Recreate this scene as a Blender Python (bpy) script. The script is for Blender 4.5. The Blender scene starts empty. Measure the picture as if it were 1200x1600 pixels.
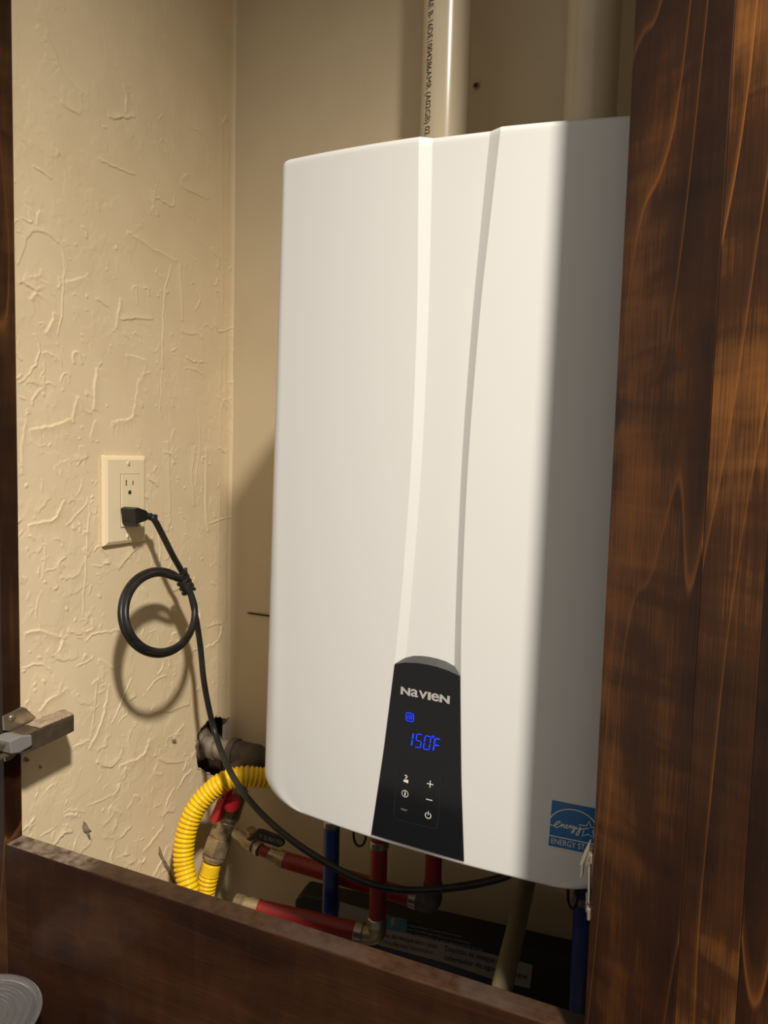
import bpy, bmesh, math, random
import numpy as np
from mathutils import Vector, Matrix

random.seed(7)
rng = np.random.default_rng(11)
scene = bpy.context.scene
C = scene.collection

# ------------------------------------------------------------------ camera
# world axes: X right along the closet's back wall, Y into the closet, Z up; the camera stands at the origin
F = 1109.0
RW = np.array([[0.91904343, 0.05352284, -0.39050543],
               [0.39330033, -0.05926906, 0.91749770],
               [0.02596219, -0.99680614, -0.07552139]])   # columns: camera right, down, forward
cam_d = bpy.data.cameras.new('camera')
cam_d.sensor_fit = 'HORIZONTAL'
cam_d.sensor_width = 36.0
cam_d.lens = F / 1200.0 * 36.0
cam_d.clip_start = 0.01
cam = bpy.data.objects.new('camera', cam_d)
C.objects.link(cam)
r_, d_, f_ = RW[:, 0], RW[:, 1], RW[:, 2]
cam.matrix_world = Matrix(((r_[0], -d_[0], -f_[0], 0), (r_[1], -d_[1], -f_[1], 0), (r_[2], -d_[2], -f_[2], 0), (0, 0, 0, 1)))
scene.camera = cam

# ------------------------------------------------------------------ world, lamp, exposure
world = bpy.data.worlds.new('world')
scene.world = world
world.use_nodes = True
bgn = world.node_tree.nodes['Background']
bgn.inputs['Color'].default_value = (1.0, 0.89, 0.76, 1)
bgn.inputs['Strength'].default_value = 0.345

lamp_d = bpy.data.lights.new('ceiling_lamp', 'SPOT')     # recessed ceiling downlight in the room
lamp_d.energy = 460.0
lamp_d.spot_size = math.radians(141)
lamp_d.spot_blend = 1.0
lamp_d.color = (1.0, 0.925, 0.82)
lamp_d.shadow_soft_size = 0.075
lamp = bpy.data.objects.new('ceiling_lamp', lamp_d)
lamp.location = (0.60, -0.45, 1.50)
C.objects.link(lamp)

vs = scene.view_settings
vs.view_transform = 'Standard'
vs.look = 'None'
vs.exposure = 0.0
vs.gamma = 1.0
vs.use_curve_mapping = False


# ------------------------------------------------------------------ helpers
def px(u, v, X=None, Y=None, Z=None):
    r = RW @ np.array([u - 600.0, v - 800.0, F])
    k = X / r[0] if X is not None else Y / r[1] if Y is not None else Z / r[2]
    return np.array(r * k)


def V(p):
    return np.array(p, float)


def nrm(v):
    v = V(v)
    return v / np.linalg.norm(v)


def rootloc(o):
    loc = Vector((0, 0, 0))
    while o is not None:
        loc = loc + o.location
        o = o.parent
    return V(loc)


def thing(name, label, cat, loc=(0, 0, 0), group=None):
    o = bpy.data.objects.new(name, None)
    o.empty_display_size = 0.03
    o.location = loc
    C.objects.link(o)
    return tag(o, label, cat, group)


def tag(o, label, cat, group=None):
    o['label'] = label
    o['category'] = cat
    if group:
        o['group'] = group
    return o


def structure(o, label):
    o['kind'] = 'structure'
    o['label'] = label
    return o


def obj(name, verts, faces, m, parent=None, smooth=False, label=None, loc=None, sharp=None):
    verts = np.asarray(verts, float).reshape(-1, 3)
    if parent is None:
        lo = verts.min(0)
        hi = verts.max(0)
        org = V(loc) if loc is not None else V(((lo[0] + hi[0]) / 2, (lo[1] + hi[1]) / 2, lo[2]))
    else:
        org = rootloc(parent)
    me = bpy.data.meshes.new(name)
    me.from_pydata((verts - org).tolist(), [], [tuple(int(i) for i in f) for f in faces])
    me.update()
    bm = bmesh.new()
    bm.from_mesh(me)
    bmesh.ops.recalc_face_normals(bm, faces=bm.faces[:])
    bm.to_mesh(me)
    bm.free()
    if smooth:
        me.polygons.foreach_set('use_smooth', [True] * len(me.polygons))
        if sharp is not None:
            me.set_sharp_from_angle(angle=math.radians(sharp))
    me.materials.append(m)
    o = bpy.data.objects.new(name, me)
    C.objects.link(o)
    if parent is None:
        o.location = org
    else:
        o.parent = parent
    if label:
        o['label'] = label
    return o


class G:
    """collects shapes for one mesh"""

    def __init__(self):
        self.v = []
        self.f = []

    def add(self, vs, fs):
        n = len(self.v)
        self.v += [tuple(map(float, p)) for p in vs]
        self.f += [tuple(n + i for i in f) for f in fs]
        return self

    def grid(self, rows, closed_u=False, closed_v=False):
        """rows: list of equally long point lists"""
        n = len(rows[0])
        m = len(rows)
        vs = [p for r in rows for p in r]
        fs = []
        for i in range(m if closed_v else m - 1):
            for j in range(n if closed_u else n - 1):
                a = i * n + j
                b = i * n + (j + 1) % n
                c = ((i + 1) % m) * n + (j + 1) % n
                d = ((i + 1) % m) * n + j
                fs.append((a, b, c, d))
        return self.add(vs, fs)

    def tube(self, pts, rad, seg=16, caps=True, ref=None):
        pts = np.asarray(pts, float)
        n = len(pts)
        rad = np.full(n, rad) if np.isscalar(rad) else np.asarray(rad, float)
        tan = np.gradient(pts, axis=0)
        for i in range(n):
            L = np.linalg.norm(tan[i])
            tan[i] = tan[i] / L if L > 1e-12 else tan[i - 1]
        up = V((0, 0, 1)) if ref is None else V(ref)
        if abs(np.dot(up, tan[0])) > 0.95:
            up = V((1, 0, 0))
        a = nrm(up - tan[0] * np.dot(up, tan[0]))
        rows = []
        for i in range(n):
            a = nrm(a - tan[i] * np.dot(a, tan[i]))
            b = np.cross(tan[i], a)
            rows.append([pts[i] + rad[i] * (math.cos(t) * a + math.sin(t) * b) for t in np.arange(seg) * 2 * math.pi / seg])
        base = len(self.v)
        self.grid(rows, closed_u=True)
        if caps:
            self.f.append(tuple(base + j for j in range(seg))[::-1])
            self.f.append(tuple(base + (n - 1) * seg + j for j in range(seg)))
        return self

    def turned(self, A, B, prof, seg=20, phase=0.0):
        """prof: list of (distance along A->B in metres, radius)"""
        A = V(A)
        d = nrm(V(B) - A)
        up = V((0, 0, 1)) if abs(d[2]) < 0.9 else V((1, 0, 0))
        a = nrm(up - d * np.dot(up, d))
        b = np.cross(d, a)
        rows = [[A + d * t + r * (math.cos(k) * a + math.sin(k) * b) for k in phase + np.arange(seg) * 2 * math.pi / seg] for t, r in prof]
        base = len(self.v)
        n = len(rows)
        self.grid(rows, closed_u=True)
        self.f.append(tuple(base + j for j in range(seg))[::-1])
        self.f.append(tuple(base + (n - 1) * seg + j for j in range(seg)))
        return self

    def box(self, lo, hi, M=None):
        x0, y0, z0 = lo
        x1, y1, z1 = hi
        p = [(x0, y0, z0), (x1, y0, z0), (x1, y1, z0), (x0, y1, z0), (x0, y0, z1), (x1, y0, z1), (x1, y1, z1), (x0, y1, z1)]
        if M is not None:
            p = [M(q) for q in p]
        return self.add(p, [(0, 3, 2, 1), (4, 5, 6, 7), (0, 1, 5, 4), (1, 2, 6, 5), (2, 3, 7, 6), (3, 0, 4, 7)])

    def prism(self, poly, off):
        """poly: 3D points of a flat outline, extruded by vector off"""
        n = len(poly)
        poly = [V(p) for p in poly]
        off = V(off)
        return self.add(poly + [p + off for p in poly],
                        [tuple(range(n))[::-1], tuple(range(n, 2 * n))] + [(i, (i + 1) % n, n + (i + 1) % n, n + i) for i in range(n)])

    def obj(self, name, m, parent=None, **k):
        return obj(name, self.v, self.f, m, parent, **k)


def bevel(o, w, seg=2):
    md = o.modifiers.new('bevel', 'BEVEL')
    md.width = w
    md.segments = seg
    md.limit_method = 'ANGLE'
    md.angle_limit = math.radians(35)
    return o


def catmull(P, n=12):
    P = [V(p) for p in P]
    P = [2 * P[0] - P[1]] + P + [2 * P[-1] - P[-2]]
    out = []
    for i in range(1, len(P) - 2):
        a, b, c, d = P[i - 1], P[i], P[i + 1], P[i + 2]
        for t in np.arange(n) / n:
            out.append(0.5 * ((2 * b) + (c - a) * t + (2 * a - 5 * b + 4 * c - d) * t * t + (3 * b - a - 3 * c + d) * t ** 3))
    out.append(P[-2])
    return np.array(out)


def resample(pts, step):
    pts = np.asarray(pts, float)
    L = np.concatenate([[0], np.cumsum(np.linalg.norm(np.diff(pts, axis=0), axis=1))])
    n = max(2, int(L[-1] / step))
    t = np.linspace(0, L[-1], n)
    return np.stack([np.interp(t, L, pts[:, k]) for k in range(3)], 1), t


def text2d(s, size=1.0, bold=0.0, sx=1.0, spacing=1.0, align='LEFT'):
    cu = bpy.data.curves.new('lettering', 'FONT')
    cu.body = s
    cu.size = size
    cu.offset = bold
    cu.space_character = spacing
    cu.align_x = align
    cu.resolution_u = 4
    o = bpy.data.objects.new('lettering', cu)
    C.objects.link(o)
    dg = bpy.context.evaluated_depsgraph_get()
    me = bpy.data.meshes.new_from_object(o.evaluated_get(dg))
    vs_ = np.array([(v.co.x * sx, v.co.y) for v in me.vertices]).reshape(-1, 2)
    fs = [tuple(p.vertices) for p in me.polygons]
    bpy.data.objects.remove(o)
    bpy.data.curves.remove(cu)
    bpy.data.meshes.remove(me)
    return vs_, fs


def stroke2d(pts, w):
    """flat ribbon along a 2D polyline"""
    pts = np.asarray(pts, float)
    t = np.gradient(pts, axis=0)
    t /= np.maximum(np.linalg.norm(t, axis=1)[:, None], 1e-9)
    nn = np.stack([-t[:, 1], t[:, 0]], 1) * w / 2
    vs_ = np.concatenate([pts + nn, pts - nn])
    n = len(pts)
    return vs_, [(i, i + 1, n + i + 1, n + i) for i in range(n - 1)]


class P2:
    """collects flat 2D print, later laid on a surface"""

    def __init__(self):
        self.v = []
        self.f = []

    def add(self, vf, at=(0, 0), s=1.0):
        v, f = vf
        n = len(self.v)
        self.v += [(at[0] + p[0] * s, at[1] + p[1] * s) for p in v]
        self.f += [tuple(n + i for i in q) for q in f]
        return self

    def poly(self, pts):
        return self.add((pts, [tuple(range(len(pts)))]))

    def obj(self, name, mapper, m, parent, label=None):
        return obj(name, [mapper(a, b) for a, b in self.v], self.f, m, parent, label=label)


# ------------------------------------------------------------------ materials
def mat(name, col, rough=0.5, metal=0.0, spec=0.5, bump=None, mottled=None, emit=None, trans=0.0, coat=0.0, sub=0.0):
    m = bpy.data.materials.new(name)
    m.use_nodes = True
    nt = m.node_tree
    b = nt.nodes['Principled BSDF']
    b.inputs['Base Color'].default_value = (*col, 1)
    b.inputs['Roughness'].default_value = rough
    b.inputs['Metallic'].default_value = metal
    b.inputs['Specular IOR Level'].default_value = spec
    b.inputs['Transmission Weight'].default_value = trans
    b.inputs['Coat Weight'].default_value = coat
    if emit:
        b.inputs['Emission Color'].default_value = (*emit[0], 1)
        b.inputs['Emission Strength'].default_value = emit[1]
    tc = nt.nodes.new('ShaderNodeTexCoord')
    if mottled:      # (scale, second colour, low, high)
        n = nt.nodes.new('ShaderNodeTexNoise')
        n.inputs['Scale'].default_value = mottled[0]
        n.inputs['Detail'].default_value = 6
        nt.links.new(tc.outputs['Object'], n.inputs['Vector'])
        r = nt.nodes.new('ShaderNodeValToRGB')
        r.color_ramp.elements[0].position = mottled[2]
        r.color_ramp.elements[0].color = (*mottled[1], 1)
        r.color_ramp.elements[1].position = mottled[3]
        r.color_ramp.elements[1].color = (*col, 1)
        nt.links.new(n.outputs['Fac'], r.inputs['Fac'])
        nt.links.new(r.outputs['Color'], b.inputs['Base Color'])
    if bump:         # (scale, strength, distance)
        n = nt.nodes.new('ShaderNodeTexNoise')
        n.inputs['Scale'].default_value = bump[0]
        n.inputs['Detail'].default_value = 4
        nt.links.new(tc.outputs['Object'], n.inputs['Vector'])
        bp = nt.nodes.new('ShaderNodeBump')
        bp.inputs['Strength'].default_value = bump[1]
        bp.inputs['Distance'].default_value = bump[2]
        nt.links.new(n.outputs['Fac'], bp.inputs['Height'])
        nt.links.new(bp.outputs['Normal'], b.inputs['Normal'])
    return m


def wood(name, axis, dark, mid, light, rough=0.32, lines=1.0, dust=False, seed=0.0, coat=(0.25, 0.14)):
    """stained hardwood; axis is the grain direction in object space"""
    m = bpy.data.materials.new(name)
    m.use_nodes = True
    nt = m.node_tree
    N = nt.nodes.new
    L = nt.links.new
    b = nt.nodes['Principled BSDF']
    tc = N('ShaderNodeTexCoord')
    mp = N('ShaderNodeMapping')
    sc = {'Z': (1, 1, 0.13), 'X': (0.13, 1, 1)}[axis]
    mp.inputs['Scale'].default_value = sc
    mp.inputs['Location'].default_value = (seed, seed * 0.7, seed * 1.3)
    L(tc.outputs['Object'], mp.inputs['Vector'])

    def noise(scale, detail, dist=0.0, src=mp):
        n = N('ShaderNodeTexNoise')
        n.inputs['Scale'].default_value = scale
        n.inputs['Detail'].default_value = detail
        n.inputs['Distortion'].default_value = dist
        L(src.outputs[0], n.inputs['Vector'])
        return n

    blotch = noise(16, 3)
    mp2 = N('ShaderNodeMapping')
    mp2.inputs['Scale'].default_value = {'Z': (1, 1, 0.35), 'X': (0.35, 1, 1)}[axis]
    mp2.inputs['Location'].default_value = (seed + 3, 1.7, seed)
    L(tc.outputs['Object'], mp2.inputs['Vector'])
    cloud = noise(11, 5, 0.6, mp2)
    mp3 = N('ShaderNodeMapping')
    mp3.inputs['Scale'].default_value = {'Z': (1, 1, 0.03), 'X': (0.03, 1, 1)}[axis]
    L(tc.outputs['Object'], mp3.inputs['Vector'])
    fine = noise(700, 2, 0, mp3)
    mp4 = N('ShaderNodeMapping')
    mp4.inputs['Scale'].default_value = {'Z': (0.25, 0.25, 1), 'X': (1, 0.25, 0.25)}[axis]
    mp4.inputs['Location'].default_value = (seed, 5 + seed, seed * 2)
    L(tc.outputs['Object'], mp4.inputs['Vector'])
    flame = noise(38, 3, 0.8, mp4)
    mix1 = N('ShaderNodeMath')
    mix1.operation = 'MULTIPLY_ADD'
    L(cloud.outputs['Fac'], mix1.inputs[0])
    mix1.inputs[1].default_value = 0.62
    m1b = N('ShaderNodeMath')
    m1b.operation = 'MULTIPLY'
    L(blotch.outputs['Fac'], m1b.inputs[0])
    m1b.inputs[1].default_value = 0.34
    L(m1b.outputs[0], mix1.inputs[2])
    mix2 = N('ShaderNodeMath')
    mix2.operation = 'MULTIPLY_ADD'
    L(fine.outputs['Fac'], mix2.inputs[0])
    mix2.inputs[1].default_value = 0.16
    mfl = N('ShaderNodeMath')
    mfl.operation = 'MULTIPLY_ADD'
    L(flame.outputs['Fac'], mfl.inputs[0])
    mfl.inputs[1].default_value = 0.20
    L(mix1.outputs[0], mfl.inputs[2])
    L(mfl.outputs[0], mix2.inputs[2])
    ramp = N('ShaderNodeValToRGB')
    e = ramp.color_ramp.elements
    e[0].position = 0.54
    e[0].color = (*dark, 1)
    e[1].position = 0.86
    e[1].color = (*light, 1)
    k = e.new(0.68)
    k.color = (*mid, 1)
    L(mix2.outputs[0], ramp.inputs['Fac'])
    # growth rings: thin pale contour lines of a stretched noise
    mp5 = N('ShaderNodeMapping')
    mp5.inputs['Scale'].default_value = {'Z': (1, 1, 0.085), 'X': (0.085, 1, 1)}[axis]
    mp5.inputs['Location'].default_value = (seed * 1.9, seed, seed * 0.3)
    L(tc.outputs['Object'], mp5.inputs['Vector'])
    ring = noise(4.6, 2.5, 0.12, mp5)
    rm = N('ShaderNodeMath')
    rm.operation = 'MULTIPLY'
    rm.inputs[1].default_value = 26.0
    L(ring.outputs['Fac'], rm.inputs[0])
    fr = N('ShaderNodeMath')
    fr.operation = 'FRACT'
    L(rm.outputs[0], fr.inputs[0])
    lr = N('ShaderNodeValToRGB')
    le = lr.color_ramp.elements
    le[0].position = 0.0
    le[0].color = (0, 0, 0, 1)
    le[1].position = 1.0
    le[1].color = (0, 0, 0, 1)
    for p, c in ((0.86, 0.05), (0.94, 0.30), (0.972, 1.0), (0.985, 0.35)):
        q = le.new(p)
        q.color = (c, c, c, 1)
    L(fr.outputs[0], lr.inputs['Fac'])
    brk = noise(9, 2, 0, mp2)
    bm_ = N('ShaderNodeMapRange')
    bm_.inputs[1].default_value = 0.345
    bm_.inputs[2].default_value = 0.58
    L(brk.outputs['Fac'], bm_.inputs[0])
    lm = N('ShaderNodeMath')
    lm.operation = 'MULTIPLY'
    L(lr.outputs['Color'], lm.inputs[0])
    L(bm_.outputs[0], lm.inputs[1])
    lm2 = N('ShaderNodeMath')
    lm2.operation = 'MULTIPLY'
    lm2.inputs[1].default_value = 0.55 * lines
    L(lm.outputs[0], lm2.inputs[0])
    mixc = N('ShaderNodeMix')
    mixc.data_type = 'RGBA'
    L(lm2.outputs[0], mixc.inputs['Factor'])
    L(ramp.outputs['Color'], mixc.inputs['A'])
    mixc.inputs['B'].default_value = (light[0] * 1.9, light[1] * 1.9, light[2] * 1.7, 1)
    col = mixc.outputs['Result']
    if dust:         # settled dust on upward faces near the hinge end
        geo = N('ShaderNodeNewGeometry')
        sep = N('ShaderNodeSeparateXYZ')
        L(geo.outputs['Position'], sep.inputs[0])
        sn = N('ShaderNodeSeparateXYZ')
        L(geo.outputs['Normal'], sn.inputs[0])
        mr = N('ShaderNodeMapRange')
        mr.inputs[1].default_value = -0.575
        mr.inputs[2].default_value = -0.602
        L(sep.outputs['X'], mr.inputs[0])
        up = N('ShaderNodeMath')
        up.operation = 'GREATER_THAN'
        up.inputs[1].default_value = 0.5
        L(sn.outputs['Z'], up.inputs[0])
        dn = N('ShaderNodeTexNoise')
        dn.inputs['Scale'].default_value = 90
        dn.inputs['Detail'].default_value = 5
        L(tc.outputs['Object'], dn.inputs['Vector'])
        dm = N('ShaderNodeMapRange')
        dm.inputs[1].default_value = 0.30
        dm.inputs[2].default_value = 0.60
        L(dn.outputs['Fac'], dm.inputs[0])
        base = N('ShaderNodeMath')
        base.operation = 'MULTIPLY_ADD'
        L(mr.outputs[0], base.inputs[0])
        base.inputs[1].default_value = 0.62
        base.inputs[2].default_value = 0.05
        d1 = N('ShaderNodeMath')
        d1.operation = 'MULTIPLY'
        L(base.outputs[0], d1.inputs[0])
        L(dm.outputs[0], d1.inputs[1])
        d2 = N('ShaderNodeMath')
        d2.operation = 'MULTIPLY'
        L(d1.outputs[0], d2.inputs[0])
        L(up.outputs[0], d2.inputs[1])
        mx = N('ShaderNodeMix')
        mx.data_type = 'RGBA'
        L(d2.outputs[0], mx.inputs['Factor'])
        L(col, mx.inputs['A'])
        mx.inputs['B'].default_value = (0.30, 0.23, 0.17, 1)
        col = mx.outputs['Result']
    L(col, b.inputs['Base Color'])
    b.inputs['Roughness'].default_value = rough
    b.inputs['Specular IOR Level'].default_value = 0.30
    b.inputs['Coat Weight'].default_value = coat[0]
    b.inputs['Coat Roughness'].default_value = coat[1]
    bp = N('ShaderNodeBump')
    bp.inputs['Strength'].default_value = 0.12
    bp.inputs['Distance'].default_value = 0.0006
    L(mix2.outputs[0], bp.inputs['Height'])
    L(bp.outputs['Normal'], b.inputs['Normal'])
    return m


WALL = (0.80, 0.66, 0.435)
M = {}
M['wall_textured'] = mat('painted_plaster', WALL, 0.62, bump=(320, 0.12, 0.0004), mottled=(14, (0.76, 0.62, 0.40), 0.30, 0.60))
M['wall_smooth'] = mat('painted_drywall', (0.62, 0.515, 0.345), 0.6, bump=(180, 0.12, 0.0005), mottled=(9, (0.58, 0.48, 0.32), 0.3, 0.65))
M['wood_v'] = wood('stained_wood_upright', 'Z', (0.016, 0.006, 0.003), (0.040, 0.015, 0.006), (0.11, 0.046, 0.016), seed=0.4)
M['wood_door'] = wood('stained_door_wood', 'Z', (0.010, 0.003, 0.0012), (0.036, 0.011, 0.0033), (0.18, 0.063, 0.013), seed=1.37, rough=0.42, coat=(0.10, 0.36))
M['wood_door_b'] = wood('stained_door_wood_pale_lit', 'Z', (0.014, 0.0045, 0.0017), (0.062, 0.020, 0.0055), (0.36, 0.14, 0.030), seed=2.9, rough=0.42, coat=(0.10, 0.36))  # paler board; its tones are also raised to stand in for lamp light
M['wood_h'] = wood('stained_wood_lengthwise', 'X', (0.013, 0.0045, 0.002), (0.031, 0.0108, 0.004), (0.070, 0.026, 0.009), lines=0.25, dust=True, seed=0.9, rough=0.30)
M['enamel'] = mat('white_enamel', (0.645, 0.64, 0.62), 0.30, bump=(700, 0.05, 0.0004), coat=0.2)
M['case'] = mat('grey_case', (0.45, 0.44, 0.42), 0.5)
M['gloss_black'] = mat('gloss_black_plastic', (0.006, 0.0065, 0.008), 0.10, bump=(30, 0.02, 0.0005))
M['soft_black'] = mat('satin_black_plastic', (0.045, 0.045, 0.043), 0.45)
M['silver'] = mat('silver_print', (0.52, 0.50, 0.47), 0.35, metal=0.3)
M['print_white'] = mat('white_print', (0.72, 0.72, 0.70), 0.5)
M['print_grey'] = mat('grey_print', (0.22, 0.22, 0.22), 0.5)
M['led'] = mat('blue_display_light', (0.0, 0.01, 0.1), 0.4, emit=((0.008, 0.035, 1.0), 2.2))
M['groove'] = mat('dark_seam', (0.022, 0.022, 0.024), 0.25)
M['sticker'] = mat('blue_sticker', (0.012, 0.13, 0.36), 0.22, bump=(120, 0.12, 0.0006))
M['pvc'] = mat('cream_pvc', (0.60, 0.51, 0.36), 0.22, mottled=(7, (0.55, 0.46, 0.32), 0.3, 0.7))
M['ink'] = mat('black_ink', (0.012, 0.011, 0.010), 0.6)
M['ivory'] = mat('ivory_plastic', (0.86, 0.73, 0.49), 0.30)
M['gap'] = mat('ivory_gap', (0.30, 0.235, 0.14), 0.6)
M['slot'] = mat('dark_slot', (0.05, 0.030, 0.015), 0.7)
M['rubber'] = mat('black_rubber', (0.010, 0.010, 0.010), 0.40, spec=0.35, bump=(300, 0.08, 0.0004), mottled=(40, (0.022, 0.021, 0.019), 0.35, 0.6))
M['yellow'] = mat('yellow_coating', (0.88, 0.57, 0.012), 0.26, mottled=(60, (0.78, 0.46, 0.012), 0.3, 0.5))
M['brass'] = mat('tarnished_brass', (0.44, 0.34, 0.19), 0.42, metal=0.6, mottled=(55, (0.24, 0.18, 0.10), 0.35, 0.65), bump=(200, 0.2, 0.0005))
M['brass_pale'] = mat('pale_brass', (0.52, 0.43, 0.27), 0.34, metal=0.7, mottled=(70, (0.36, 0.30, 0.2), 0.3, 0.6))
M['iron'] = mat('dull_iron', (0.12, 0.098, 0.072), 0.6, metal=0.3, mottled=(45, (0.06, 0.05, 0.04), 0.35, 0.7), bump=(220, 0.35, 0.0008))
M['galv'] = mat('galvanised_steel', (0.36, 0.31, 0.24), 0.45, metal=0.5, mottled=(50, (0.17, 0.14, 0.10), 0.35, 0.6), bump=(150, 0.25, 0.0006))
M['galv_pale'] = mat('dull_nickel_brass', (0.46, 0.39, 0.28), 0.45, metal=0.45, mottled=(60, (0.28, 0.23, 0.16), 0.35, 0.6))
M['red_handle'] = mat('red_vinyl', (0.50, 0.014, 0.026), 0.38)
M['red_pex'] = mat('red_tubing', (0.24, 0.011, 0.011), 0.48, mottled=(40, (0.21, 0.010, 0.010), 0.3, 0.55))
M['blue_pex'] = mat('blue_tubing', (0.012, 0.035, 0.20), 0.40, mottled=(30, (0.010, 0.025, 0.14), 0.3, 0.6))
M['steel'] = mat('crimp_steel', (0.34, 0.30, 0.24), 0.33, metal=0.8)
M['nickel'] = mat('nickel_plate', (0.55, 0.48, 0.37), 0.28, metal=0.9, bump=(90, 0.1, 0.0004))
M['arm_metal'] = mat('bronzed_steel', (0.16, 0.125, 0.085), 0.42, metal=0.6, mottled=(80, (0.10, 0.08, 0.055), 0.3, 0.6))
M['hinge_grey'] = mat('grey_plastic', (0.20, 0.19, 0.185), 0.45)
M['dust'] = mat('grey_brown_dust', (0.36, 0.27, 0.18), 0.95, mottled=(120, (0.24, 0.18, 0.115), 0.3, 0.65))
M['tube_cream'] = mat('cream_tubing', (0.20, 0.17, 0.09), 0.45)
M['box_black'] = mat('black_carton', (0.007, 0.007, 0.007), 0.55)
M['box_white'] = mat('white_label', (0.26, 0.235, 0.20), 0.6, mottled=(40, (0.21, 0.19, 0.16), 0.3, 0.6))
M['box_blue'] = mat('dark_blue_print', (0.010, 0.018, 0.045), 0.5)
M['box_cyan'] = mat('cyan_print', (0.03, 0.13, 0.20), 0.5)
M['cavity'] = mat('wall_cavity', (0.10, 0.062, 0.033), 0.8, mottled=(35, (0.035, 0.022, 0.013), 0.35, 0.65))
M['grime'] = mat('wall_grime', (0.20, 0.155, 0.10), 0.9, mottled=(160, (0.34, 0.27, 0.18), 0.35, 0.6))
M['gypsum'] = mat('broken_gypsum', (0.52, 0.45, 0.34), 0.9, bump=(200, 0.8, 0.002))
M['deck'] = mat('closet_deck_board', (0.10, 0.075, 0.05), 0.8)
M['counter'] = mat('dark_stone_counter', (0.045, 0.04, 0.038), 0.3, mottled=(60, (0.02, 0.018, 0.017), 0.4, 0.6))
M['clear'] = mat('clear_plastic', (0.93, 0.93, 0.93), 0.06, trans=1.0)
M['frosted'] = mat('cloudy_clear_plastic', (0.86, 0.85, 0.84), 0.10, trans=0.93)
M['clear'].node_tree.nodes['Principled BSDF'].inputs['IOR'].default_value = 1.45

# ------------------------------------------------------------------ structure: closet walls
XL, YB = -0.725, 1.022
XR = 0.16
FY0, FY1 = 0.560, 0.5837          # face frame front and back
SILL = -0.4579
DECK = -0.82
TOP = 1.08


def value_noise(ny, nz, cy, cz, seed):
    r = np.random.default_rng(seed)
    g = r.random((cz + 3, cy + 3))
    y = np.linspace(0, cy, ny)
    z = np.linspace(0, cz, nz)
    yi = y.astype(int)
    zi = z.astype(int)
    fy = y - yi
    fz = z - zi
    fy = fy * fy * (3 - 2 * fy)
    fz = (fz * fz * (3 - 2 * fz))[:, None]
    a = g[zi][:, yi] * (1 - fy) + g[zi][:, yi + 1] * fy
    b = g[zi + 1][:, yi] * (1 - fy) + g[zi + 1][:, yi + 1] * fy
    return a * (1 - fz) + b * fz - 0.5


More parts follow.
